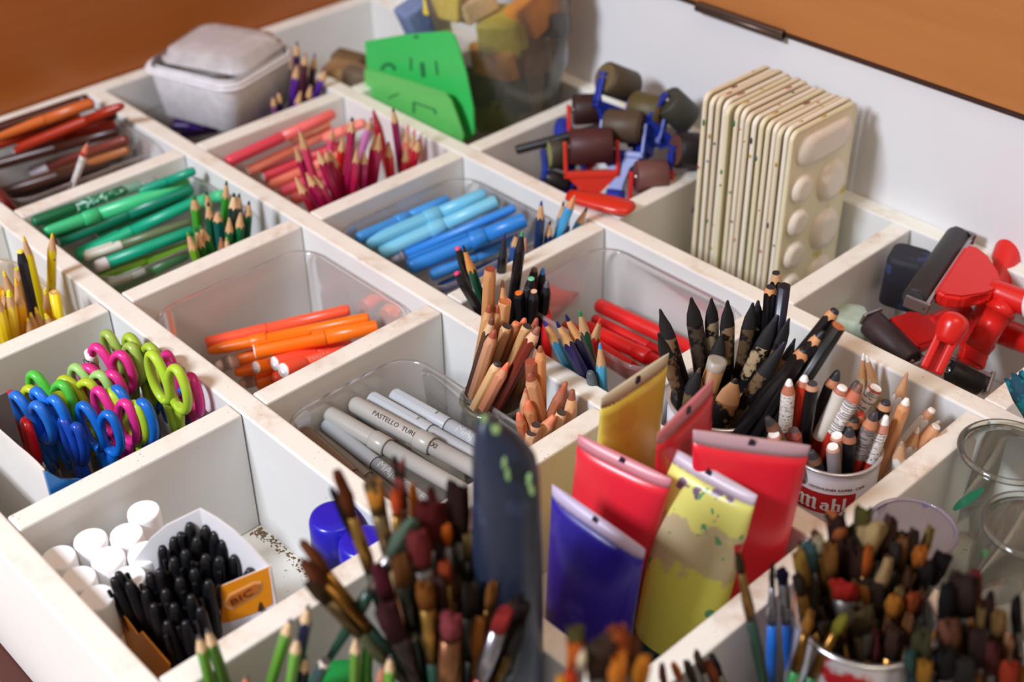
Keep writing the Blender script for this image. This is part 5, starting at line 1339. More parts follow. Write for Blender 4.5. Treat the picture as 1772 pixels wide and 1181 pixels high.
# ================================================================ paint brushes
GRD = (20, 60, 46); BKH = (26, 24, 26); OCH = (176, 124, 56); SIL = (170, 166, 160); GLD = (190, 146, 72); MRN = (84, 26, 30)
G = 'paint brushes in front of the dark bottle'
for lb, t, l, k, c, kw in (
    ('brush with long rust-brown bristles and a gold ferrule leaning left, tallest on the left', (584, 816), (640, 985), .6, (GRD, GLD, (112, 58, 26)), dict(wid=.42, bl=1.7, fl=2.2, d=.42, shape='round', splay=1.1)),
    ('thin black-bristled brush behind the rust-brown one', (575, 848), (612, 925), 1.2, (BKH, SIL, (36, 26, 24)), dict(wid=.3, bl=2.0, fl=1.6, d=.36, shape='round')),
    ('flat brush with ochre-edged grey bristles right of the rust-brown one', (643, 833), (672, 955), .8, ((160, 130, 90), (166, 140, 96), (124, 100, 70)), dict(wid=.62, bl=1.25, fl=1.8, d=.44, tipc=(170, 110, 40))),
    ('dark stiff flat brush standing highest in the middle', (689, 800), (698, 900), 1.3, (BKH, SIL, (52, 44, 44)), dict(wid=.46, bl=1.7, fl=1.6, tipc=(130, 70, 66))),
    ('brush with a round orange-red head in front of the dark stiff one', (685, 850), (690, 930), .5, ((170, 110, 60), GLD, (214, 84, 44)), dict(wid=.52, bl=.9, fl=1.4, shape='ball')),
    ('slim brush with an orange tip right of the dark stiff one', (714, 835), (718, 910), 1.0, (BKH, SIL, (226, 130, 30)), dict(wid=.3, bl=1.5, fl=1.5, shape='round', d=.32)),
    ('slim maroon brush standing alone beside the dark brown one', (747, 843), (744, 940), .9, (MRN, SIL, (90, 30, 34)), dict(wid=.34, bl=1.6, fl=1.6, shape='round')),
    ('large dark brown bristle brush right of the slim maroon one', (791, 838), (794, 960), .8, (BKH, (120, 116, 110), (48, 26, 26)), dict(wid=.85, bl=2.1, fl=2.0, d=.5)),
    ('brush loaded with teal-grey paint slanting to the right', (718, 896), (664, 985), .1, (GRD, SIL, (98, 124, 122)), dict(length=7.2, wid=.62, bl=1.6, fl=1.6, shape='round')),
    ('broad brush with a dull crimson head in the middle of the bunch', (722, 922), (740, 1040), -.2, (BKH, SIL, (122, 44, 50)), dict(wid=1.0, bl=1.3, fl=1.8, d=.5, shape='ball')),
    ('bushy maroon brush behind the crimson-headed one', (744, 872), (748, 980), .5, (BKH, SIL, (100, 30, 36)), dict(wid=1.05, bl=1.7, fl=1.8, d=.5, splay=1.1)),
    ('brush with a small orange spot behind the large dark brown one', (772, 908), (776, 980), .5, (BKH, SIL, (210, 104, 30)), dict(wid=.44, bl=.8, fl=1.4, shape='ball')),
    ('brush with a rust-orange head below the small orange spot', (768, 970), (780, 1070), -.2, ((170, 110, 50), GLD, (170, 70, 40)), dict(wid=.55, bl=.9, fl=1.8, shape='ball')),
    ('brown-bristled brush leaning far left, upper of two over the white board', (522, 936), (600, 1040), .0, (GRD, OCH, (134, 76, 48)), dict(length=7.2, wid=.42, bl=1.4, fl=2.2, shape='round')),
    ('brown-bristled brush leaning far left, lower of two over the white board', (518, 968), (598, 1052), -.3, (GRD, OCH, (120, 66, 44)), dict(length=7.2, wid=.42, bl=1.2, fl=2.2, shape='round')),
    ('olive-handled brush with a dark worn head lowest on the left', (535, 1008), (610, 1085), -.5, ((60, 62, 36), (110, 90, 60), (70, 54, 40)), dict(length=7.2, wid=.5, bl=.9, fl=1.6)),
    ('brush with a flat pink head near the bottom of the bunch', (782, 1066), (774, 1165), -1.4, ((190, 130, 90), (176, 120, 86), (150, 68, 84)), dict(wid=.9, bl=.9, fl=2.6, d=.6, shape='ball')),
    ('red brush with a silver ferrule leaning right at the bottom of the bunch', (874, 1056), (836, 1165), -1.2, ((176, 24, 34), (190, 186, 196), (170, 50, 54)), dict(wid=.6, bl=.9, fl=2.0, d=.5)),
    ('brush with a wide brown head in front of the dark bottle', (869, 900), (858, 1030), .3, ((150, 140, 130), (160, 154, 146), (96, 46, 32)), dict(wid=.85, bl=1.3, fl=2.2, d=.5)),
    ('brush with a rounded red head left of the wide brown one', (838, 895), (842, 1010), .2, (BKH, SIL, (150, 48, 52)), dict(wid=.55, bl=1.3, fl=1.8, shape='ball')),
    ('dark brush standing in the middle behind the pink head', (760, 1000), (768, 1100), -.6, (BKH, (90, 70, 50), (60, 36, 30)), dict(wid=.5, bl=1.2, fl=1.8)),
    ('black-handled brush left of the middle with a dark green ferrule', (690, 960), (712, 1080), -.5, ((24, 40, 36), (60, 60, 56), (110, 70, 36)), dict(wid=.7, bl=1.2, fl=1.8)),
    ('dark brush with a reddish head low beside the green pencils', (668, 1050), (710, 1150), -1.0, (BKH, (80, 70, 66), (70, 34, 44)), dict(wid=.8, bl=1.4, fl=1.8)),
    ('black brush standing low to the left of the red one', (812, 1010), (815, 1120), -.4, (BKH, (70, 66, 62), (44, 34, 30)), dict(wid=.7, bl=1.3, fl=1.8, d=.55)),
    ('black brush leaning low to the right of the red one', (905, 1040), (880, 1150), -.7, (BKH, (70, 70, 72), (40, 30, 32)), dict(wid=.7, bl=1.5, fl=1.8, d=.55)),
    ('gold-ferruled brush in the middle of the bunch below the crimson head', (735, 1010), (745, 1110), -.9, (GRD, GLD, (140, 84, 30)), dict(wid=.6, bl=1.0, fl=2.2)),
    ('dark plum brush under the teal-grey one', (655, 985), (690, 1090), -.6, ((70, 24, 44), (120, 60, 70), (90, 30, 50)), dict(wid=.6, bl=1.2, fl=1.6)),
):
    q = (26.0 - .734*k, -13.2 + .679*k)
    brush(lb, t, l, q, True, c[0], dk(c[1], .8), dk(c[2], .72), group=G, **kw)
G = 'green and navy pencils at the near edge'
GP = (92, 150, 50); NV = (30, 32, 70)
for lb, t, l, k, b, kw in (
    ('green pencil with a grey lead, furthest left at the near edge', (343, 1100), (362, 1175), .6, GP, {}),
    ('green pencil with a dark stripe beside the furthest left one', (358, 1089), (387, 1175), .7, (74, 120, 44), {}),
    ('green pencil leaning left against the navy one', (503, 1071), (470, 1178), .3, GP, {}),
    ('navy pencil standing highest between the green ones', (534, 1047), (516, 1140), .5, NV, dict(d=.5)),
    ('green pencil in front of the navy one', (515, 1102), (504, 1178), .0, (110, 170, 70), {}),
    ('short bare wood tip right of the navy pencil', (529, 1134), (524, 1175), .2, (40, 40, 60), {}),
    ('pale blunt pencil leaning right beside the bare wood tip', (564, 1143), (548, 1176), .0, (60, 80, 80), dict(wood=(226, 206, 190), leadr=.5, blunt=.9)),
    ('green pencil left of the tall green one under the brushes', (616, 1102), (614, 1178), .0, (104, 150, 60), dict(lead=(200, 170, 130))),
    ('tall green pencil with dark stripes under the brushes', (638, 1076), (634, 1176), .2, (70, 140, 50), {}),
    ('tan-tipped pencil, left one of two between the dark brushes', (702, 1094), (706, 1150), .1, (60, 100, 50), {}),
    ('tan-tipped pencil, right one of two between the dark brushes', (732, 1091), (716, 1146), .1, (80, 130, 50), {}),
    ('bright green pencil lowest under the brushes', (676, 1134), (673, 1178), -.4, (104, 176, 60), {}),
    ('pencil with an orange tip just showing at the bottom edge', (427, 1168), (424, 1200), .0, (190, 90, 60), dict(wood=(206, 120, 86))),
    ('reddish wood pencil tip beside the bright green one', (662, 1150), (660, 1185), -.4, (170, 110, 80), dict(wood=(186, 120, 90))),
):
    kw = dict(kw); d = kw.pop('d', .46)*.78; ld = kw.pop('lead', (90, 84, 84))
    pencil(lb, t, l, (24.6 - .734*k, -15.4 + .679*k), d, b, ld, wood=kw.pop('wood', WOODP), cone=2.4, group=G, bounds=True, **kw)
G = 'paint brushes at the bottom edge'
for lb, t, l, q, c, kw in (
    ('olive brown round brush, furthest left of the bottom group', (999, 1089), (994, 1170), (31.8, -13.2), (BKH, OCH, (76, 70, 36)), dict(wid=.6, bl=1.0)),
    ('orange-tipped brush below the olive brown one', (997, 1112), (990, 1180), (31.6, -13.6), (BKH, OCH, (196, 96, 34)), dict(wid=.5, bl=1.0)),
    ('brush with a small white tip in the bottom group', (1010, 1128), (1000, 1180), (31.9, -13.9), (BKH, SIL, (226, 216, 206)), dict(wid=.36, bl=.6, shape='ball')),
    ('broad dark brush in the middle of the bottom group', (1046, 1108), (1044, 1180), (32.1, -13.3), (BKH, SIL, (62, 44, 40)), dict(wid=1.2, bl=1.3)),
    ('rust-headed brush rising highest in the bottom group', (1068, 1088), (1070, 1170), (32.2, -12.8), (BKH, SIL, (150, 72, 30)), dict(wid=.85, bl=1.2, shape='ball')),
    ('orange brush in front of the broad dark one', (1071, 1136), (1068, 1185), (32.4, -13.8), (BKH, OCH, (206, 122, 40)), dict(wid=.55, bl=1.2)),
    ('ochre brush, furthest right of the bottom group', (1117, 1132), (1106, 1185), (32.6, -12.6), (BKH, OCH, (196, 124, 36)), dict(wid=.5, bl=1.2, shape='round')),
    ('brown brush behind the ochre one', (1095, 1108), (1088, 1180), (32.4, -12.4), (BKH, SIL, (100, 62, 44)), dict(wid=.6, bl=1.2)),
    ('red-orange brush low on the left of the bottom group', (987, 1160), (985, 1195), (31.8, -14.4), (BKH, OCH, (200, 70, 30)), dict(wid=.5, bl=.9, shape='ball')),
    ('yellow brush tip lowest on the left at the bottom edge', (972, 1172), (972, 1200), (31.6, -14.6), (BKH, OCH, (206, 150, 30)), dict(wid=.45, bl=.9)),
    ('thin maroon brush leaning before the white board end', (1144, 1148), (1150, 1185), (32.6, -7.6), (BKH, SIL, (76, 34, 40)), dict(wid=.26, bl=1.0, shape='round', d=.3)),
    ('thin orange brush beside the maroon one at the bottom edge', (1165, 1146), (1180, 1185), (32.6, -7.2), (BKH, SIL, (176, 96, 44)), dict(wid=.26, bl=.8, shape='round', d=.3)),
    ('thin dark brush right of the orange one at the bottom edge', (1187, 1144), (1202, 1185), (32.6, -6.8), (BKH, SIL, (54, 44, 42)), dict(wid=.3, bl=1.0, shape='round', d=.3)),
    ('thin brown brush rising over the white board at the bottom edge', (1204, 1126), (1222, 1180), (32.6, -6.4), (BKH, SIL, (66, 50, 44)), dict(wid=.3, bl=1.0, shape='round', d=.3)),
    ('rust brush right of the thin brown one at the bottom edge', (1222, 1146), (1240, 1185), (32.7, -6.0), (BKH, GLD, (140, 74, 50)), dict(wid=.4, bl=.9, shape='round', d=.34)),
    ('thin black brush furthest right of the thin ones at the bottom edge', (1230, 1132), (1250, 1180), (32.5, -5.6), (BKH, SIL, (44, 40, 44)), dict(wid=.3, bl=1.0, shape='round', d=.3)),
    ('slim brush with a dark oval tip and ochre stem standing before the white board', (1276, 958), (1303, 1090), (31.6, -6.4), ((30, 56, 44), (170, 130, 76), (50, 46, 30)), dict(wid=.3, bl=.8, fl=2.0, d=.36, shape='round')),
    ('slim blue-handled brush with a dark tip, left of the two blue ones', (1337, 976), (1335, 1110), (31.7, -4.9), ((30, 100, 190), (176, 176, 186), (50, 44, 50)), dict(wid=.22, bl=1.0, fl=1.6, d=.34, shape='round')),
    ('slim blue-handled brush with a round navy tip, right of the two blue ones', (1353, 986), (1364, 1120), (31.9, -4.7), ((30, 96, 190), (176, 176, 186), (26, 24, 70)), dict(wid=.55, bl=.55, fl=1.8, d=.34, shape='ball')),
):
    kw = dict(kw); kw.setdefault('fl', 1.6)
    brush(lb, t, l, q, False, c[0], dk(c[1], .8), dk(c[2], .82), group=G, bounds=True, **kw)
# the can of brushes
BC = (33.6, -3.1); BR = 2.2
bcn = thing('tin_can', 'silver tin can with a red printed side crammed with paint brushes', 'can', Matrix.Translation(Vector((BC[0], BC[1], FLOORZ)) * U))
Hb = 7.05
MB().lathe([(BR*.95, 0), (BR, .15), (BR*.985, Hb-1.5), (BR*.985, Hb-.15)], 40, cap1=False).done('can_wall', mat((214, 208, 210), .3, metal=.5, c2=(196, 30, 40), thr=(.56, 34)), bcn)
MB().lathe([(BR*.985, Hb-.2), (BR*1.03, Hb-.1), (BR*1.02, Hb), (BR*.94, Hb-.02), (BR*.93, .15), (.02, .15)], 40, False, False).done('rim', mat((206, 204, 204), .25, metal=.85), bcn)
def inb(k, s=0.0): return (BC[0] - .734*k + SIDE.x*s, BC[1] + .679*k + SIDE.y*s)
G = 'paint brushes in the silver can'
for lb, t, l, k, c, kw in (
    ('rust and black flat brush rising highest on the left of the can', (1445, 888), (1455, 1010), .9, (BKH, OCH, (56, 30, 26)), dict(wid=.75, bl=1.4, tipc=(140, 76, 40))),
    ('khaki green brush rising beside the purple cup', (1494, 882), (1482, 990), 1.0, (BKH, OCH, (94, 92, 44)), dict(wid=.6, bl=1.3)),
    ('tall mauve-brown round brush leaning right in front of the purple cup', (1545, 892), (1510, 1010), .9, (BKH, SIL, (84, 56, 56)), dict(wid=.7, bl=1.7, shape='round')),
    ('dark pointed brush standing before the purple cup', (1582, 918), (1560, 1020), .7, (BKH, SIL, (62, 42, 30)), dict(wid=.5, bl=1.3, shape='round')),
    ('orange-headed brush at the right before the purple cup', (1597, 948), (1570, 1040), .4, (BKH, OCH, (206, 116, 36)), dict(wid=.6, bl=.9, shape='ball')),
    ('black splayed brush, upper one at the right of the can', (1634, 960), (1590, 1040), .5, (BKH, SIL, (30, 22, 24)), dict(wid=.7, bl=1.2)),
    ('black splayed brush, lower one at the right of the can', (1604, 972), (1578, 1060), .3, (BKH, SIL, (36, 26, 26)), dict(wid=.7, bl=1.2)),
    ('brush with a pale grey round tip on the left', (1416, 930), (1428, 1020), .3, (BKH, OCH, (190, 184, 166)), dict(wid=.5, bl=.7, shape='ball')),
    ('blue flat brush leaning out on the left', (1394, 940), (1412, 1030), .2, (BKH, SIL, (84, 128, 150)), dict(wid=.62, bl=1.2)),
    ('long ochre brush furthest left in the can', (1381, 956), (1402, 1060), -.1, ((150, 100, 40), OCH, (176, 138, 66)), dict(wid=.45, bl=1.6)),
    ('cream-bristled flat brush in front of the purple cup', (1512, 910), (1490, 1000), .6, (BKH, GLD, (214, 190, 150)), dict(wid=.75, bl=1.5, shape='fan')),
    ('bright orange brush in the middle of the can', (1503, 945), (1492, 1030), .1, (BKH, OCH, (210, 106, 34)), dict(wid=.45, bl=1.2, shape='round')),
    ('brush with a long cream oval head slanting right in the middle', (1540, 967), (1515, 1030), -.2, (BKH, SIL, (216, 184, 146)), dict(wid=.45, bl=1.3, shape='round')),
    ('brush with a flat red stripe of paint at the front of the can', (1460, 1008), (1462, 1090), -.6, (BKH, SIL, (180, 34, 28)), dict(wid=1.0, bl=.7)),
    ('ochre round brush at the front right of the can', (1552, 1032), (1530, 1110), -.6, (BKH, OCH, (196, 124, 44)), dict(wid=.75, bl=.9, shape='ball')),
    ('rust brush beside the ochre round one', (1583, 1028), (1556, 1110), -.5, (BKH, OCH, (166, 74, 32)), dict(wid=.6, bl=.9, shape='ball')),
    ('large dark brown brush in the middle of the can', (1473, 945), (1476, 1060), .3, (BKH, SIL, (60, 34, 28)), dict(wid=1.0, bl=1.9)),
    ('ochre and brown brush left of the large dark brown one', (1436, 946), (1442, 1050), .0, (BKH, OCH, (150, 100, 46)), dict(wid=.5, bl=1.3)),
    ('black-tipped brush low on the left of the can', (1378, 996), (1400, 1080), -.6, (OCH, OCH, (54, 42, 34)), dict(wid=.55, bl=.8, shape='ball')),
    ('thin brush with a yellow-green tip reaching over the can rim', (1463, 1062), (1408, 1165), -1.4, ((50, 130, 70), OCH, (150, 150, 50)), dict(wid=.42, bl=.8, fl=2.0, d=.36, shape='round')),
    ('thin brush with a tan tip and green handle left of the yellow-green one', (1404, 1056), (1376, 1165), -1.5, ((50, 130, 70), OCH, (190, 134, 60)), dict(wid=.36, bl=1.0, fl=1.6, d=.38, shape='round')),
    ('dark brush in the middle row of the can', (1510, 1010), (1504, 1100), -.3, (BKH, SIL, (50, 36, 30)), dict(wid=.9, bl=1.4)),
    ('olive brown brush at the front of the can', (1490, 1050), (1490, 1130), -.9, ((100, 90, 50), (116, 96, 66), (90, 76, 50)), dict(wid=.9, bl=1.2)),
    ('dark green brush behind the bright orange one', (1526, 985), (1512, 1070), .0, (GRD, SIL, (58, 66, 50)), dict(wid=.8, bl=1.3)),
    ('brown brush in the back row of the can', (1465, 915), (1468, 1020), 1.1, (BKH, OCH, (100, 70, 40)), dict(wid=.6, bl=1.4)),
    ('black brush in the back row leaning right', (1560, 925), (1535, 1020), 1.0, (BKH, SIL, (44, 34, 30)), dict(wid=.6, bl=1.5)),
    ('dark brush leaning out at the front right of the can', (1550, 1090), (1532, 1160), -1.1, ((120, 70, 40), OCH, (70, 44, 36)), dict(wid=.8, bl=1.2)),
):
    kw = dict(kw); kw.setdefault('fl', 1.7)
    brush(lb, t, l, inb(k), True, c[0], dk(c[1], .62), dk(c[2], .64), group=G, bounds=False, length=11, zmin=-4.5, **kw)
G = 'paint brushes at the right edge'
for lb, t, l, k, s, c, kw in (
    ('broad dark brown brush rising highest at the right edge', (1668, 998), (1664, 1100), .3, 3.4, (BKH, SIL, (62, 42, 40)), dict(wid=1.0, bl=1.6)),
    ('brush with a dull red tip behind the broad dark brown one', (1688, 988), (1680, 1090), .7, 3.6, (BKH, SIL, (140, 50, 54)), dict(wid=.55, bl=1.3, shape='round')),
    ('black pointed brush between the can and the right edge', (1640, 1010), (1630, 1100), .2, 3.0, (BKH, SIL, (24, 22, 26)), dict(wid=.55, bl=1.5, shape='round')),
    ('dark slim brush right of the broad dark brown one', (1713, 1026), (1706, 1110), .3, 4.0, (BKH, SIL, (60, 36, 34)), dict(wid=.5, bl=1.4, shape='round')),
    ('black slim brush at the far right', (1757, 1034), (1762, 1120), .3, 4.6, (BKH, SIL, (30, 26, 30)), dict(wid=.4, bl=1.4, shape='round')),
    ('pinkish brown round brush in the lower right', (1642, 1078), (1640, 1150), -.5, 3.2, (BKH, OCH, (136, 86, 70)), dict(wid=.9, bl=1.1, shape='ball')),
    ('red-orange brush in the bottom right corner', (1750, 1148), (1742, 1190), -1.0, 4.4, (BKH, OCH, (190, 60, 30)), dict(wid=.75, bl=1.1, shape='ball')),
    ('brush with a pale pink bare stem at the right edge', (1746, 1096), (1742, 1165), -.4, 4.3, ((206, 150, 130), (206, 150, 130), (206, 150, 126)), dict(wid=.3, bl=.9, shape='round', d=.36)),
    ('olive brush in the lower right between the can and the pinkish one', (1597, 1096), (1590, 1160), -.8, 2.6, (GRD, OCH, (76, 76, 50)), dict(wid=.75, bl=1.2)),
    ('black brush low in front of the pinkish brown one', (1634, 1122), (1634, 1175), -.9, 3.1, (BKH, SIL, (26, 24, 26)), dict(wid=1.0, bl=1.1, shape='ball')),
    ('tan brush left of the far right black one', (1730, 1062), (1730, 1140), .0, 4.2, (BKH, OCH, (150, 116, 70)), dict(wid=.5, bl=1.3)),
    ('yellow brush in the lower right', (1602, 1148), (1598, 1190), -1.2, 2.8, (BKH, OCH, (186, 130, 40)), dict(wid=.5, bl=1.1)),
    ('teal-stained brush beside the olive one', (1573, 1128), (1580, 1180), -1.0, 2.4, ((40, 90, 100), (60, 100, 106), (60, 96, 100)), dict(wid=.45, bl=1.0)),
    ('dark brown brush low at the right edge', (1690, 1090), (1690, 1160), -.5, 3.8, (BKH, SIL, (56, 38, 34)), dict(wid=.9, bl=1.5)),
    ('maroon brush low at the right edge', (1715, 1110), (1712, 1170), -.7, 4.1, (MRN, SIL, (90, 34, 40)), dict(wid=.6, bl=1.3)),
    ('dark grey brush lowest in the bottom right', (1665, 1140), (1664, 1190), -1.1, 3.6, (BKH, SIL, (46, 42, 44)), dict(wid=.9, bl=1.2)),
):
    kw = dict(kw); kw.setdefault('fl', 1.7)
    brush(lb, t, l, inb(k - 2.1, s), True, c[0], dk(c[1], .62), dk(c[2], .6), group=G, bounds=False, length=11, zmin=-4.5, **kw)

G = 'thin stained brushes packed deep in the silver can'
rb_ = random.Random(11)
TONES = [(60, 38, 30), (86, 56, 34), (44, 34, 30), (110, 72, 36), (50, 44, 40), (70, 30, 30), (96, 80, 50), (36, 32, 34), (130, 80, 36)]
def filler(label, G, n, x0, x1, y0, y1, qf, **kw):
    for _ in range(n):
        u, v = rb_.uniform(x0, x1), rb_.uniform(y0, y1)
        brush(label, (u, v), (u + (sum((x0, x1))/2 - u)*.35 + rb_.uniform(-8, 8), v + 110), qf(u, v), True, rb_.choice([BKH, BKH, GRD, (60, 40, 30)]), dk(rb_.choice([SIL, OCH, OCH, GLD]), .5), rb_.choice(TONES), wid=rb_.uniform(.28, .5), bl=rb_.uniform(.9, 1.5), fl=1.6, d=rb_.uniform(.3, .44), shape=rb_.choice(['round', 'flat', 'round']), group=G, **kw)
filler('thin dark-stained brush packed deep among the brushes in the silver can', G, 30, 1392, 1625, 905, 1100, lambda u, v: inb(.9 - (v - 905)/195*2.1, 0), bounds=False, length=10, zmin=-4.5)
filler('thin dark brush packed among the crowded brushes at the right edge', 'thin dark brushes at the right edge', 16, 1590, 1780, 1030, 1165, lambda u, v: inb(-1.6 - (v - 1030)/135*1.2, (u - 1510)/50), bounds=False, length=10, zmin=-4.5)
filler('thin dark brush packed deep among the brushes in front of the dark bottle', 'thin dark brushes packed in front of the dark bottle', 18, 668, 905, 905, 1090, lambda u, v: (26.3 - .734*(.9 - (v-905)/185*2.0), -13.0 + .679*(.9 - (v-905)/185*2.0)))
# ================================================================ ink rollers
def brayer(label, e0, e1, r, rub, frm, hdir, hlen=5.0, style='plate', hw=.5, group=None, core=None, name='ink_roller', arm_out=.12, neck=1.1, fup=None):
    """ink roller: rubber cylinder with its ends at e0 and e1, a yoke and a handle running along hdir"""
    A, B = Vector(e0), Vector(e1)
    ax = B - A; L = ax.length; ax.normalize()
    h = Vector(hdir); h = (h - ax*h.dot(ax)).normalized()
    n = ax.cross(h)
    R = Matrix((ax, h, n)).transposed().to_4x4()
    root = thing(name, label, 'ink roller', Matrix.Translation(A * U) @ R, group)
    rm = mat(rub, .5, var=.12, scale=120, spec=.4); fm = mat(frm, .35, var=.04, spec=.5)
    # local x along the roller, y along the handle
    X = Matrix.Rotation(pi/2, 4, 'Y')
    ro = MB().lathe([(r*.92, .06), (r, .14), (r, L-.14), (r*.92, L-.06)], 32).done('roller', rm, root, M=X)
    if core:
        for z0, z1 in ((.0, .07), (L-.07, L)):
            MB().lathe([(r*.86, z0), (r*.86, z1)], 28).done('roller_end', mat(core, .6, var=.15), ro, M=X)
    MB().lathe([(.14, -.28), (.14, L+.28)], 12).done('axle', mat((190, 188, 184), .3, metal=.9), root, M=X)
    y1 = r + .35
    m = MB()
    if style == 'plate':
        m.box((-.28, -.25, -.22), (-.08, y1+.3, .22), .05); m.box((L+.08, -.25, -.22), (L+.28, y1+.3, .22), .05)
        m.box((-.28, y1, -.22), (L+.28, y1+.35, .22), .05)
        m.done('yoke', fm, root)
        m = MB()
        c = L/2
        m.poly([(-.1, y1+.3), (L+.1, y1+.3), (L*.8, y1+.9), (c+hw*.6, y1+neck+.6), (c+hw*.5, y1+neck+1.2), (c-hw*.5, y1+neck+1.2), (c-hw*.6, y1+neck+.6), (L*.2, y1+.9)], .3, M=Matrix.Translation((0, 0, -.15)))
        m.done('yoke_neck', fm, root)
        y2 = y1 + neck + 1.0
    else:
        mt = mat((176, 170, 172), .25, metal=.95)
        for x0, x1 in ((-.3, -.12), (L+.12, L+.3)):
            MB().box((x0, -.3, -.3), (x1, y1-.1, .3), .07).done('bracket', mt, root)
        m = MB()
        c = L/2
        out = [(L*.14, y1-.3), (L*.86, y1-.3), (L*.88, y1+.2), (L*.82, y1+.9), (c+.8, y1+1.35), (c+hw, y1+1.9), (c-hw, y1+1.9), (c-.8, y1+1.35), (L*.18, y1+.9), (L*.12, y1+.2)]
        m.poly(out, .7, M=Matrix.Translation((0, 0, -.35)))
        es = [e for e in m.bm.edges]
        bmesh.ops.bevel(m.bm, geom=es, offset=.16, segments=3, affect='EDGES')
        m.done('head', fm, root)
        y2 = y1 + 1.6
        bk = MB(); bk.box((-.3, r*.9, -.12), (L+.3, r*.9+.2, .12), .05); bk.done('cross_bar', mt, root)
    m = MB()
    Y = Matrix.Translation((c, 0, 0)) @ Matrix.Rotation(-pi/2, 4, 'X')
    m.lathe([(hw*.8, y2-.1), (hw*.9, y2+.4), (hw*1.0, y2+hlen*.4), (hw*1.05, y2+hlen-.5), (hw*.9, y2+hlen-.15), (hw*.5, y2+hlen)], 22, sy=.8 if style == 'plate' else 1.0)
    ho = m.done('handle', fm, root, M=Y)
    if style == 'plate':
        MB().box((c-.12, y2+.5, hw*.6), (c+.12, y2+hlen-.8, hw*.9), .04).done('handle_rib', fm, ho)
    return root
BF = (28, 50, 150); OLR = (74, 62, 42); DBR = (52, 28, 26)
G = 'ink rollers with blue and red frames'
def rol(lb, p0, p1, q, dq, r, rub, frm, hpx, hq, **kw):
    """p0, p1: pixels of the roller ends on the plane through q (the second end dq further back); hpx on the plane hq nearer shows where the handle goes"""
    e0 = on_up(p0[0], p0[1], q)
    e1 = on_up(p1[0], p1[1], (q[0] + HEAD.x*dq, q[1] + HEAD.y*dq))
    hp = on_up(hpx[0], hpx[1], (q[0] - HEAD.x*hq, q[1] - HEAD.y*hq))
    brayer(lb, e0, e1, r, rub, frm, hp - (e0 + e1)/2, group=G, **kw)
rol('olive brown ink roller lying on top of the heap, its pale end facing out', (1046, 134), (1094, 152), (3.6, 16.6), .9, .86, OLR, BF, (1040, 210), 1.0, hlen=1.4, core=(104, 88, 56), neck=.3)
rol('dark brown ink roller with a red frame at the left back of the heap', (990, 190), (1042, 188), (2.7, 15.4), .1, .80, DBR, (214, 50, 36), (1016, 260), .6, hlen=.8, neck=.2)
rol('olive ink roller behind the brown one, its orange-brown end to the right', (1148, 196), (1094, 184), (5.7, 16.0), .9, .84, (84, 74, 40), BF, (1125, 270), .8, hlen=.8, core=(120, 80, 36), neck=.2)
rol('dark grey ink roller furthest right at the white wall', (1152, 172), (1192, 208), (6.6, 17.0), .2, .84, (60, 60, 50), BF, (1150, 240), .4, hlen=.6, neck=.2)
rol('greyish brown ink roller in the middle of the heap with a blue right arm', (1112, 222), (1048, 216), (5.5, 14.6), .7, .84, (80, 64, 48), BF, (1080, 330), 1.4, hlen=2.2, core=(92, 74, 52), hw=.6)
rol('maroon ink roller with a bright red frame and handle at the front of the heap', (984, 254), (1062, 251), (4.6, 12.9), .0, .90, (74, 36, 36), (214, 52, 36), (1026, 340), .7, hlen=1.6, hw=.42, neck=.7)
rol('blue-framed ink roller with a pale yellow end left of the maroon one', (946, 266), (1000, 258), (3.2, 13.1), .5, .84, (60, 54, 40), BF, (990, 350), .8, hlen=1.6, core=(150, 150, 96))
rol('black ink roller with a brown end at the right beside the palettes', (1168, 260), (1232, 262), (7.6, 14.2), .5, .90, (26, 22, 24), BF, (1150, 320), .6, hlen=.8, core=(96, 58, 48), neck=.2)
rol('dusty pink-brown ink roller lowest at the right of the heap', (1098, 306), (1156, 304), (7.4, 12.6), .2, .8, (106, 68, 62), (206, 46, 36), (1110, 350), .2, hlen=.6, neck=.2)
rol('blue ink roller lying on its side with its handle towards the left board', (946, 306), (982, 318), (3.0, 11.9), .1, .42, (40, 36, 34), BF, (898, 268), -.5, hlen=1.6, neck=.4)
rd = thing('black_rod', 'thin black rod lying across the heap of ink rollers', 'rod', frame(on_up(893, 260, (2.6, 12.6)), on_up(1066, 214, (3.4, 13.6)) - on_up(893, 260, (2.6, 12.6))))
MB().lathe([(.2, 0), (.24, .1), (.24, 5.4), (.2, 5.5)], 12).done('rod', mat((26, 24, 26), .5), rd)
rh = thing('red_handle', 'loose bright red handle lying over the edge of the tray board', 'handle', frame(on_z(985, 338, .35), on_z(1086, 360, .5) - on_z(985, 338, .35)))
m = MB()
m.rings([[(sx*cos(2*pi*i/20), sy*sin(2*pi*i/20), z) for i in range(20)] for z, sx, sy in ((0, .25, .4), (.5, .3, .5), (1.6, .32, .62), (2.6, .3, .66), (3.2, .26, .55), (3.4, .12, .3))])
m.done('grip', mat((206, 44, 26), .3), rh)
RDH = (214, 30, 24)
G = 'red-handled ink rollers'
def red(lb, p0, z0, p1, z1, r, rub, hd, **kw):
    brayer(lb, on_z(*p0, z0), on_z(*p1, z1), r, rub, RDH, hd, style='head', group=G, **kw)
red('red-handled black ink roller on top of the heap, its wide head facing up', (1580, 520), .6, (1657, 408), .75, .52, (46, 42, 42), (.9, .3, -.12), hlen=4.5, hw=.55, core=(60, 56, 58))
red('red-handled ink roller with a dark brown cylinder at the left of the heap', (1505, 556), -1.5, (1578, 628), -2.2, .62, (56, 40, 42), (.8, .5, -.25), hlen=2.6, hw=.5)
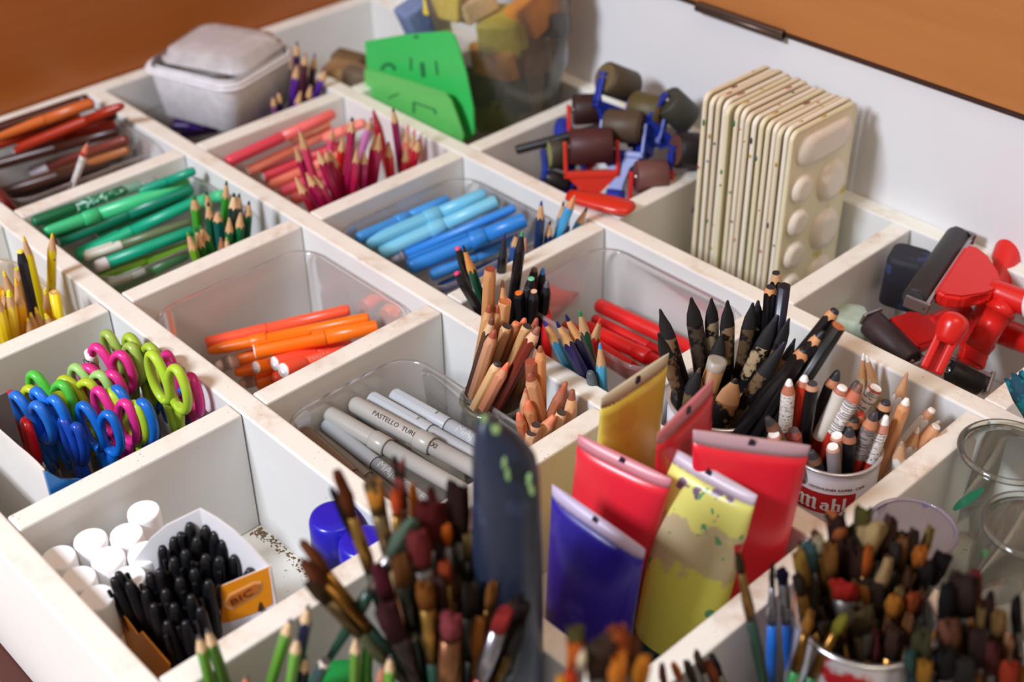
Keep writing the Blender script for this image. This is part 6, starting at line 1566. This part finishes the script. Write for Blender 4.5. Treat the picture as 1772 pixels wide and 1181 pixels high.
red('red ink roller at the bottom right with its handle rising to the right', (1640, 640), -3.0, (1700, 668), -3.6, .5, (32, 30, 30), (.25, .95, .22), hlen=5.0, hw=.62)
# grooved handles standing out of the heap
def grip(label, p0, z0, p1, z1, r0, r1, groove=False):
    A, B = on_z(*p0, z0), on_z(*p1, z1)
    L = (B - A).length
    g = thing('red_handle', label, 'handle', frame(A, B - A, xhint=(CAM - A)), G)
    rm = mat(RDH, .28, var=.03, spec=.5)
    m = MB()
    prof = [(r0, 0), (r0, L*.55), (r1*.9, L*.8), (r1, L-r1*.7), (r1*.85, L-r1*.2), (r1*.5, L+.05), (.03, L+.12)]
    if groove:
        m.rings([[(0 + .0, 0, 0)] * 0] * 0) if False else None
        for s in (-1, 1):
            mm = MB()
            mm.box((-.3, s*r0*.62-.17, -.1), (.34, s*r0*.62+.17, L*.8), .1)
            mm.done('side_rail', rm, g)
        mm = MB(); mm.box((-.34, -r0*.6, -.1), (-.16, r0*.6, L*.8), .03); mm.done('groove_floor', rm, g)
        m.lathe([(r1*.74, L*.5), (r1*.84, L*.6), (r1*.96, L*.76), (r1, L*.86), (r1*.93, L*.95), (r1*.7, L*1.02), (r1*.3, L*1.06), (.02, L*1.07)], 28)
        m.done('knob', rm, g)
    else:
        m.lathe(prof, 26); m.done('grip', rm, g)
grip('grooved red roller handle with a rounded end pointing up at the near board', (1612, 640), -1.4, (1656, 548), .5, .5, .66, True)
grip('smooth red roller handle pointing up behind the grooved one', (1690, 604), -1.8, (1740, 524), .1, .56, .66)
grip('red roller handle lying low at the right edge', (1700, 560), -2.2, (1800, 600), -2.0, .6, .6)
bb = thing('foam_block', 'dark foam roller block with a bluish top at the back of the red rollers', 'foam block', frame(on_z(1560, 520, -2.4), (0.05, -.05, 1), .3))
MB().rings([[(x, y, z) for x, y in rrect(1.9*k, 1.5*k, .45)] for z, k in ((0, 1), (2.3, 1), (2.6, .92))]).done('block', mat((34, 34, 44), .7, c2=(50, 60, 100), thr=(.56, 60), bump=.3), bb)
gsq = thing('green_sponge', 'pale grey-green sponge in the corner beside the red rollers', 'sponge', frame(on_z(1456, 560, -2.6), (0, 0, 1), .4))
m = MB(); m.rings([[(x*k + rnd.uniform(-.06, .06), y*k + rnd.uniform(-.06, .06), z) for x, y in rrect(2.6, 1.8, .6)] for z, k in ((-.8, .8), (-.4, 1), (.3, 1), (.7, .75))])
m.done('sponge', mat((176, 190, 170), .9, var=.2, bump=.5), gsq)
wc = thing('white_handle', 'rounded white handle end at the right edge among the red rollers', 'handle', frame(on_z(1790, 530, .4), (.9, .3, .2)))
MB().lathe([(.1, -.5), (.5, -.4), (.62, 0), (.62, 2)], 20).done('end', mat((240, 240, 240), .35), wc)
bbr = brush('paint brush with ragged blue-teal bristles at the right edge', (1764, 650), (1790, 720), (33.0, 11.4), True, BKH, SIL, (44, 84, 116), wid=1.1, bl=2.2, fl=1.4, d=.5, splay=1.15, tipc=(30, 130, 140), bounds=False, length=7)

# ================================================================ paint palettes standing in a row
PAL = [mat(c, .45, var=.05, c2=c2, thr=(t, 42)) for c, c2, t in (
    ((226, 214, 184), (176, 150, 110), .66), ((232, 222, 198), (150, 160, 120), .68), ((222, 208, 180), (190, 120, 90), .67), ((234, 226, 206), (120, 110, 100), .69), ((224, 214, 178), (206, 180, 80), .66))]
PALG = 'cream paint palettes standing in a row'
px0, px1, pz, py0, py1 = 11.75, 17.3, 5.55, 14.4, 19.2
NP = 15
side_names = ['first', 'second', 'third', 'fourth', 'fifth', 'sixth', 'seventh', 'eighth', 'ninth', 'tenth', 'eleventh', 'twelfth', 'thirteenth', 'fourteenth', 'outermost']
def palette_mesh(name, par, mt, W, Hh):
    m = MB()
    out = rrect(W, Hh, .45, 5)
    th = .3
    ins = rrect(W-.12, Hh-.12, .4, 5)
    m.rings([[(0, x, z) for x, z in rrect(W-.5, Hh-.5, .4, 5)], [(.06, x, z) for x, z in ins], [(.0+.02, x, z) for x, z in out], [(-th*.5, x, z) for x, z in out], [(-th*.62, x, z) for x, z in ins]], smooth=False)
    return m.done(name, mt, par)
PW, PH = py1 - py0, pz - FLOORZ - .05
for i in range(NP):
    t = i / (NP - 1)
    x = px0 + .3 + (px1 - px0 - .45) * t
    jz = rnd.uniform(-.12, .1) - (.35 if 5 < i < 13 else 0) * .5
    jy = rnd.uniform(-.12, .12) + (-.15 if i in (13, 14) else 0)
    lean = -.01
    M = Matrix.Translation(Vector((x, (py0+py1)/2 + jy, FLOORZ + .05 + PH/2)) * U) @ Matrix.Rotation(rnd.uniform(-.008, .008), 4, 'X')
    if i == NP - 1:
        lb = 'outermost cream paint palette, its moulded wells facing out'
    elif i == 0:
        lb = 'cream paint palette at the far left end of the row'
    else:
        lb = 'cream paint palette, %s from the left end of the standing row' % side_names[i]
    r = thing('paint_palette', lb, 'paint palette', M, PALG)
    palette_mesh('plate', r, PAL[i % 5], PW, PH + jz)
    # wells bulge out of the back of the plate
    ws = [(0.1, PH/2 - 1.25, PW - .9, 1.5)] + [(-PW/2 + 1.05, PH/2 - 3.1 - 1.75*k, 1.35, 1.35) for k in range(5)] + [(PW/2 - 1.35, PH/2 - 3.6 - 2.6*k, 1.9, 2.0) for k in range(3)]
    if i >= NP - 2:
        for (cy, cz, w, h) in ws:
            m = MB()
            rr_ = min(w, h)/2 - .02
            m.rings([[(d, cy + (y), cz + z) for y, z in rrect(w*k, h*k, rr_*k, 6)] for d, k in ((-.02, 1.08), (.14, 1.0), (.3, .86), (.36, .6))], cap0=False)
            m.done('well', mat((226, 214, 196), .35, var=.04, c2=(206, 150, 140), thr=(.70, 40)), r)
    # dried paint dabs on the edge
    for k in range(2):
        zz = -PH/2 + (PH - .8) * rnd.random() ** .8
        cc = rnd.choice([(50, 120, 80), (190, 80, 70), (60, 60, 70), (196, 160, 60), (60, 100, 130), (206, 130, 110)])
        m = MB(); m.lathe([(.01, -.06), (.09, -.03), (.1, .03), (.01, .06)], 8, sx=.6, sy=rnd.uniform(.5, 1), c=(0, 0))
        m.done('paint_dab', mat(cc, .6), r, M=Matrix.Translation((rnd.uniform(-.13, .0), -PW/2, zz)) @ Matrix.Scale(rnd.uniform(.5, 2.0), 4, (0, 0, 1)) @ Matrix.Rotation(pi/2, 4, 'X'))
    m = MB(); yy = rnd.uniform(-PW/2 + .6, PW/2 - .6)
    m.lathe([(.01, -.03), (.08, 0), (.01, .03)], 8, sx=1, sy=rnd.uniform(1, 4))
    m.done('paint_dab', mat(rnd.choice([(196, 110, 90), (70, 120, 90), (150, 60, 60), (206, 170, 90)]), .6), r, M=Matrix.Translation((-.07, yy, (PH + jz)/2)))

# ================================================================ green stencils, the bag of sponges, the clear boxes
GS1, GS2 = mat((62, 196, 96), .35, var=.05, trans=.0), mat((96, 190, 96), .4, var=.06)
def on_yp(u, v, y): return on_y(u, v, y)
def stencil(label, px, y, mt, holes):
    P = [on_y(u, v, y) for u, v in px]
    root = thing('stencil', label, 'stencil', Matrix.Translation(Vector((sum(p.x for p in P)/len(P), y, 0)) * U), 'green plastic stencils')
    T = Matrix.Translation(-Vector((sum(p.x for p in P)/len(P), y, 0)))
    m = MB()
    a = [m.bm.verts.new(p) for p in P]; b = [m.bm.verts.new(p + Vector((0, .12, 0))) for p in P]
    m.bm.faces.new(a); m.bm.faces.new(b[::-1])
    for i in range(len(a)): m.bm.faces.new((a[i], b[i], b[(i+1) % len(a)], a[(i+1) % len(a)]))
    m.done('plate', mt, root, M=T)
    for hp in holes:
        Q = [on_y(u, v, y - .012) for u, v in hp]
        m = MB(); m.bm.faces.new([m.bm.verts.new(q) for q in Q])
        m.done('cut_out', mat((34, 116, 66), .6), root, M=T)
def barq(x0, y0, x1, y1, w):
    dx, dy = x1-x0, y1-y0; l = hypot(dx, dy); nx, ny = -dy/l*w/2, dx/l*w/2
    return [(x0+nx, y0+ny), (x1+nx, y1+ny), (x1-nx, y1-ny), (x0-nx, y0-ny)]
arc = [(672 + 14*cos(a), 122 - 14*sin(a)) for a in [pi*k/8 for k in range(9)]] + [(672 + 8*cos(a), 122 - 8*sin(a)) for a in [pi*k/8 for k in range(8, -1, -1)]]
stencil('rear green stencil with cut-out letters, standing taller', [(631, 72), (700, 60), (772, 54), (784, 60), (793, 84), (806, 130), (818, 190), (820, 232), (806, 244), (760, 215), (640, 150), (634, 110)], 12.1, GS1,
        [arc, barq(711, 100, 711, 122, 4), barq(730, 108, 733, 134, 8), barq(754, 106, 757, 130, 4), barq(716, 64, 724, 64, 5)])
stencil('front green stencil, shorter and slanting to the right', [(630, 120), (644, 122), (700, 138), (768, 160), (780, 176), (792, 208), (801, 236), (800, 252), (760, 228), (690, 196), (634, 168)], 11.25, GS2,
        [barq(672, 170, 690, 162, 3), barq(716, 176, 716, 196, 4), barq(718, 178, 752, 190, 3), barq(752, 190, 754, 198, 4)])
G = 'coloured foam sponges in the clear bag'
for lb, px, z, s, rot, c in (
    ('yellow sponge at the top of the clear bag', (776, 4), 5.6, (1.9, 1.4, 1.2), .3, (214, 186, 64)),
    ('cream sponge beside the yellow one at the top of the bag', (822, 10), 5.8, (1.7, 1.3, 1.0), .6, (206, 176, 120)),
    ('bright orange sponge at the top right of the bag', (925, 20), 5.8, (2.2, 1.6, 1.4), .5, (222, 140, 36)),
    ('large mustard yellow sponge in the middle of the bag', (872, 54), 4.6, (2.2, 1.7, 1.9), .7, (176, 164, 52)),
    ('orange-brown sponge below the mustard one', (856, 106), 3.0, (2.0, 1.5, 1.6), .9, (196, 136, 58)),
    ('black sponge at the right under the orange one', (954, 42), 4.6, (1.4, 1.2, 1.0), .2, (56, 52, 52)),
    ('blue-grey sponge at the left of the bag', (730, 40), 4.4, (1.6, 1.3, 2.2), .1, (104, 120, 156)),
    ('lime green sponge at the foot of the bag', (856, 190), 1.2, (1.9, 1.5, 1.7), .5, (134, 146, 34)),
    ('dark green sponge behind the stencils at the foot of the bag', (836, 152), 1.9, (1.9, 1.5, 1.6), .8, (66, 84, 50)),
    ('grey-brown sponge at the right of the bag', (920, 90), 3.4, (1.6, 1.4, 1.6), .4, (140, 116, 90)),
    ('grey-green sponge low at the right of the bag', (892, 160), 1.6, (1.5, 1.3, 1.4), .3, (106, 124, 96)),
):
    P = on_up(px[0], px[1], (-3.6, 16.4) if px[0] > 760 else (-4.6, 17.2))
    o = thing('sponge', lb, 'sponge', frame(P, (rnd.uniform(-.4, .4), rnd.uniform(-.4, .4), 1), rot), G)
    s = tuple(q_*1.22 for q_ in s); m = MB(); m.box((-s[0]/2, -s[1]/2, -s[2]/2), (s[0]/2, s[1]/2, s[2]/2), .2, 3)
    m.done('foam', mat(tuple(min(255, int(x_*1.12)) for x_ in c), .85, var=.22, scale=220, bump=.5), o)
bgq = (-3.6, 15.8)
bag = thing('plastic_bag', 'large clear plastic bag full of coloured sponges, standing behind the stencils', 'bag', Matrix.Translation(Vector((-3.4, 15.9, FLOORZ)) * U))
m = MB(); rings = []
NB = 40
for z, rx, ry, cx in ((FLOORZ+.05, 2.0, 1.4, 0), (-3, 2.8, 1.9, 0), (0, 3.1, 2.1, .1), (2, 3.3, 2.2, .1), (4, 3.6, 2.2, .1), (6, 3.8, 2.2, .0), (8, 3.5, 2.1, -.2), (10, 2.2, 1.5, -.4)):
    ring = []
    for i in range(NB):
        a = 2*pi*i/NB
        k = 1 + .05*sin(5*a + z*.9) + .04*sin(9*a - z*1.7) + rnd.uniform(-.025, .025)
        ring.append((cx + rx*k*cos(a)*SIDE.x - ry*k*sin(a)*.734, rx*k*cos(a)*SIDE.y + ry*k*sin(a)*.679, z - FLOORZ))
    rings.append(ring)
m.rings(rings, cap1=False)
m.done('film', clear((226, 220, 212), .07, gloss=1.3, name='bag_film', rough=.14, edge=.16, dif=.75), bag)
# nested clear food boxes
tub('clear plastic tub with purple pens under the stack of boxes', (-18.6, -11.2, 1.0, 9.0), -1.5, FLOORZ + .03)
G = 'purple felt pens'; PC = cell(2, 0)
pen('dark purple pen lying under the stack of clear boxes, nearest the board', (296, 218, -2.2), (366, 218, -2.2), .62, (58, 24, 100), joint=.5, group=G)
pen('plum pen beside the dark purple one under the stack of clear boxes', (300, 212, -2.4), (352, 206, -2.4), .6, (70, 26, 70), joint=.5, group=G)
pen('indigo pen under the stack of clear boxes', (312, 232, -2.9), (378, 222, -2.9), .6, (60, 50, 120), joint=.5, group=G)
G = 'nested clear food boxes'
cz = (-15.25, 5.55)
MILK = clear((252, 249, 253), .74, gloss=.9, name='milky_plastic', rough=.15, edge=.3, dif=.88)
for i in range(3):
    zb = -1.3 + i*.3
    lb = ['outer milky clear food box of the nested stack', 'second milky clear food box nested in the outer one', 'innermost milky clear food box under the domed lid'][i]
    o = thing('food_box', lb, 'food box', Matrix.Translation(Vector((cz[0], cz[1], zb)) * U) @ Matrix.Rotation(.30 + .01*i, 4, 'Z'), G)
    hh = 2.85 - .12*i
    sc = 1 - .03*i
    def rg(k, z): return [(x, y, z) for x, y in rrect(6.4*k*sc, 5.9*k*sc, 1.1*k, 6)]
    MB().rings([rg(.84, 0), rg(.9, .12), rg(.98, hh-.2), rg(.99, hh)], cap1=False).done('box_wall', MILK, o)
    if i < 2: MB().rings([rg(.99, hh), rg(1.05, hh+.02), rg(1.05, hh-.1)], False, False).done('rim', MILK, o)
ld = thing('box_lid', 'domed clear lid on top of the stack of food boxes', 'lid', Matrix.Translation(Vector((cz[0]-.2, cz[1]+.4, 1.85)) * U) @ Matrix.Rotation(.42, 4, 'Z'), G)
def rg(k, z): return [(x, y, z) for x, y in rrect(5.7*k, 5.0*k, 1.1*k, 6)]
MB().rings([rg(1.0, 0), rg(1.0, .14), rg(.92, .18), rg(.88, .6), rg(.72, .74), rg(.3, .76)], cap0=False).done('lid_shell', clear((250, 244, 244), .46, gloss=1.2, rough=.1, dif=.88), ld)
# brown scraps in the far corner
G = 'brown cork pieces in the far corner compartment'
for lb, px, s, c in (('dark brown cork piece furthest back in the corner', (604, 100), 1.0, (110, 84, 50)), ('tan cork piece in front of the dark brown one', (600, 122), 1.3, (160, 126, 84)), ('grey-brown cork piece beside the stencils', (622, 128), 1.0, (112, 96, 76))):
    P = on_z(px[0], px[1], -.6)
    o = thing('cork_piece', lb, 'cork piece', frame((P.x, P.y, -.6), (.1, .1, 1), .5), G)
    m = MB(); m.box((-s, -s*.7, -2.4), (s, s*.7, .3), .3, 3); m.done('cork', mat(c, .85, var=.25, bump=.4), o)
gl = thing('plastic_dish', 'bright green plastic dish behind the green pencils at the near edge', 'dish', Matrix.Translation(on_z(588, 1182, -1.2) * U))
MB().lathe([(1.0, -.5), (1.05, -.1), (.95, 0), (.3, .02)], 28).done('dish', mat((20, 150, 66), .35), gl)

# crumbs of dust along the foot of the board in the compartment of the glue bottles
m = MB(); rd_ = random.Random(5)
for _ in range(220):
    x = 10.6 + 5.5*rd_.random()**1.6; y = -10.66 - abs(rd_.gauss(0, .16)) - (.25*rd_.random() if x < 11.3 else 0)
    r = rd_.uniform(.015, .06)
    m.lathe([(.004, 0), (r, r*.4), (r*.6, r*1.1), (.004, r*1.3)], 5, c=(x, y))
    for v in m.bm.verts[-20:] if False else []: pass
tag(m.done('dust', mat((130, 104, 76), .9), None, M=Matrix.Translation((0, 0, FLOORZ))), 'brown dust and crumbs along the foot of the board beside the glue bottles', 'dust', kind='stuff')
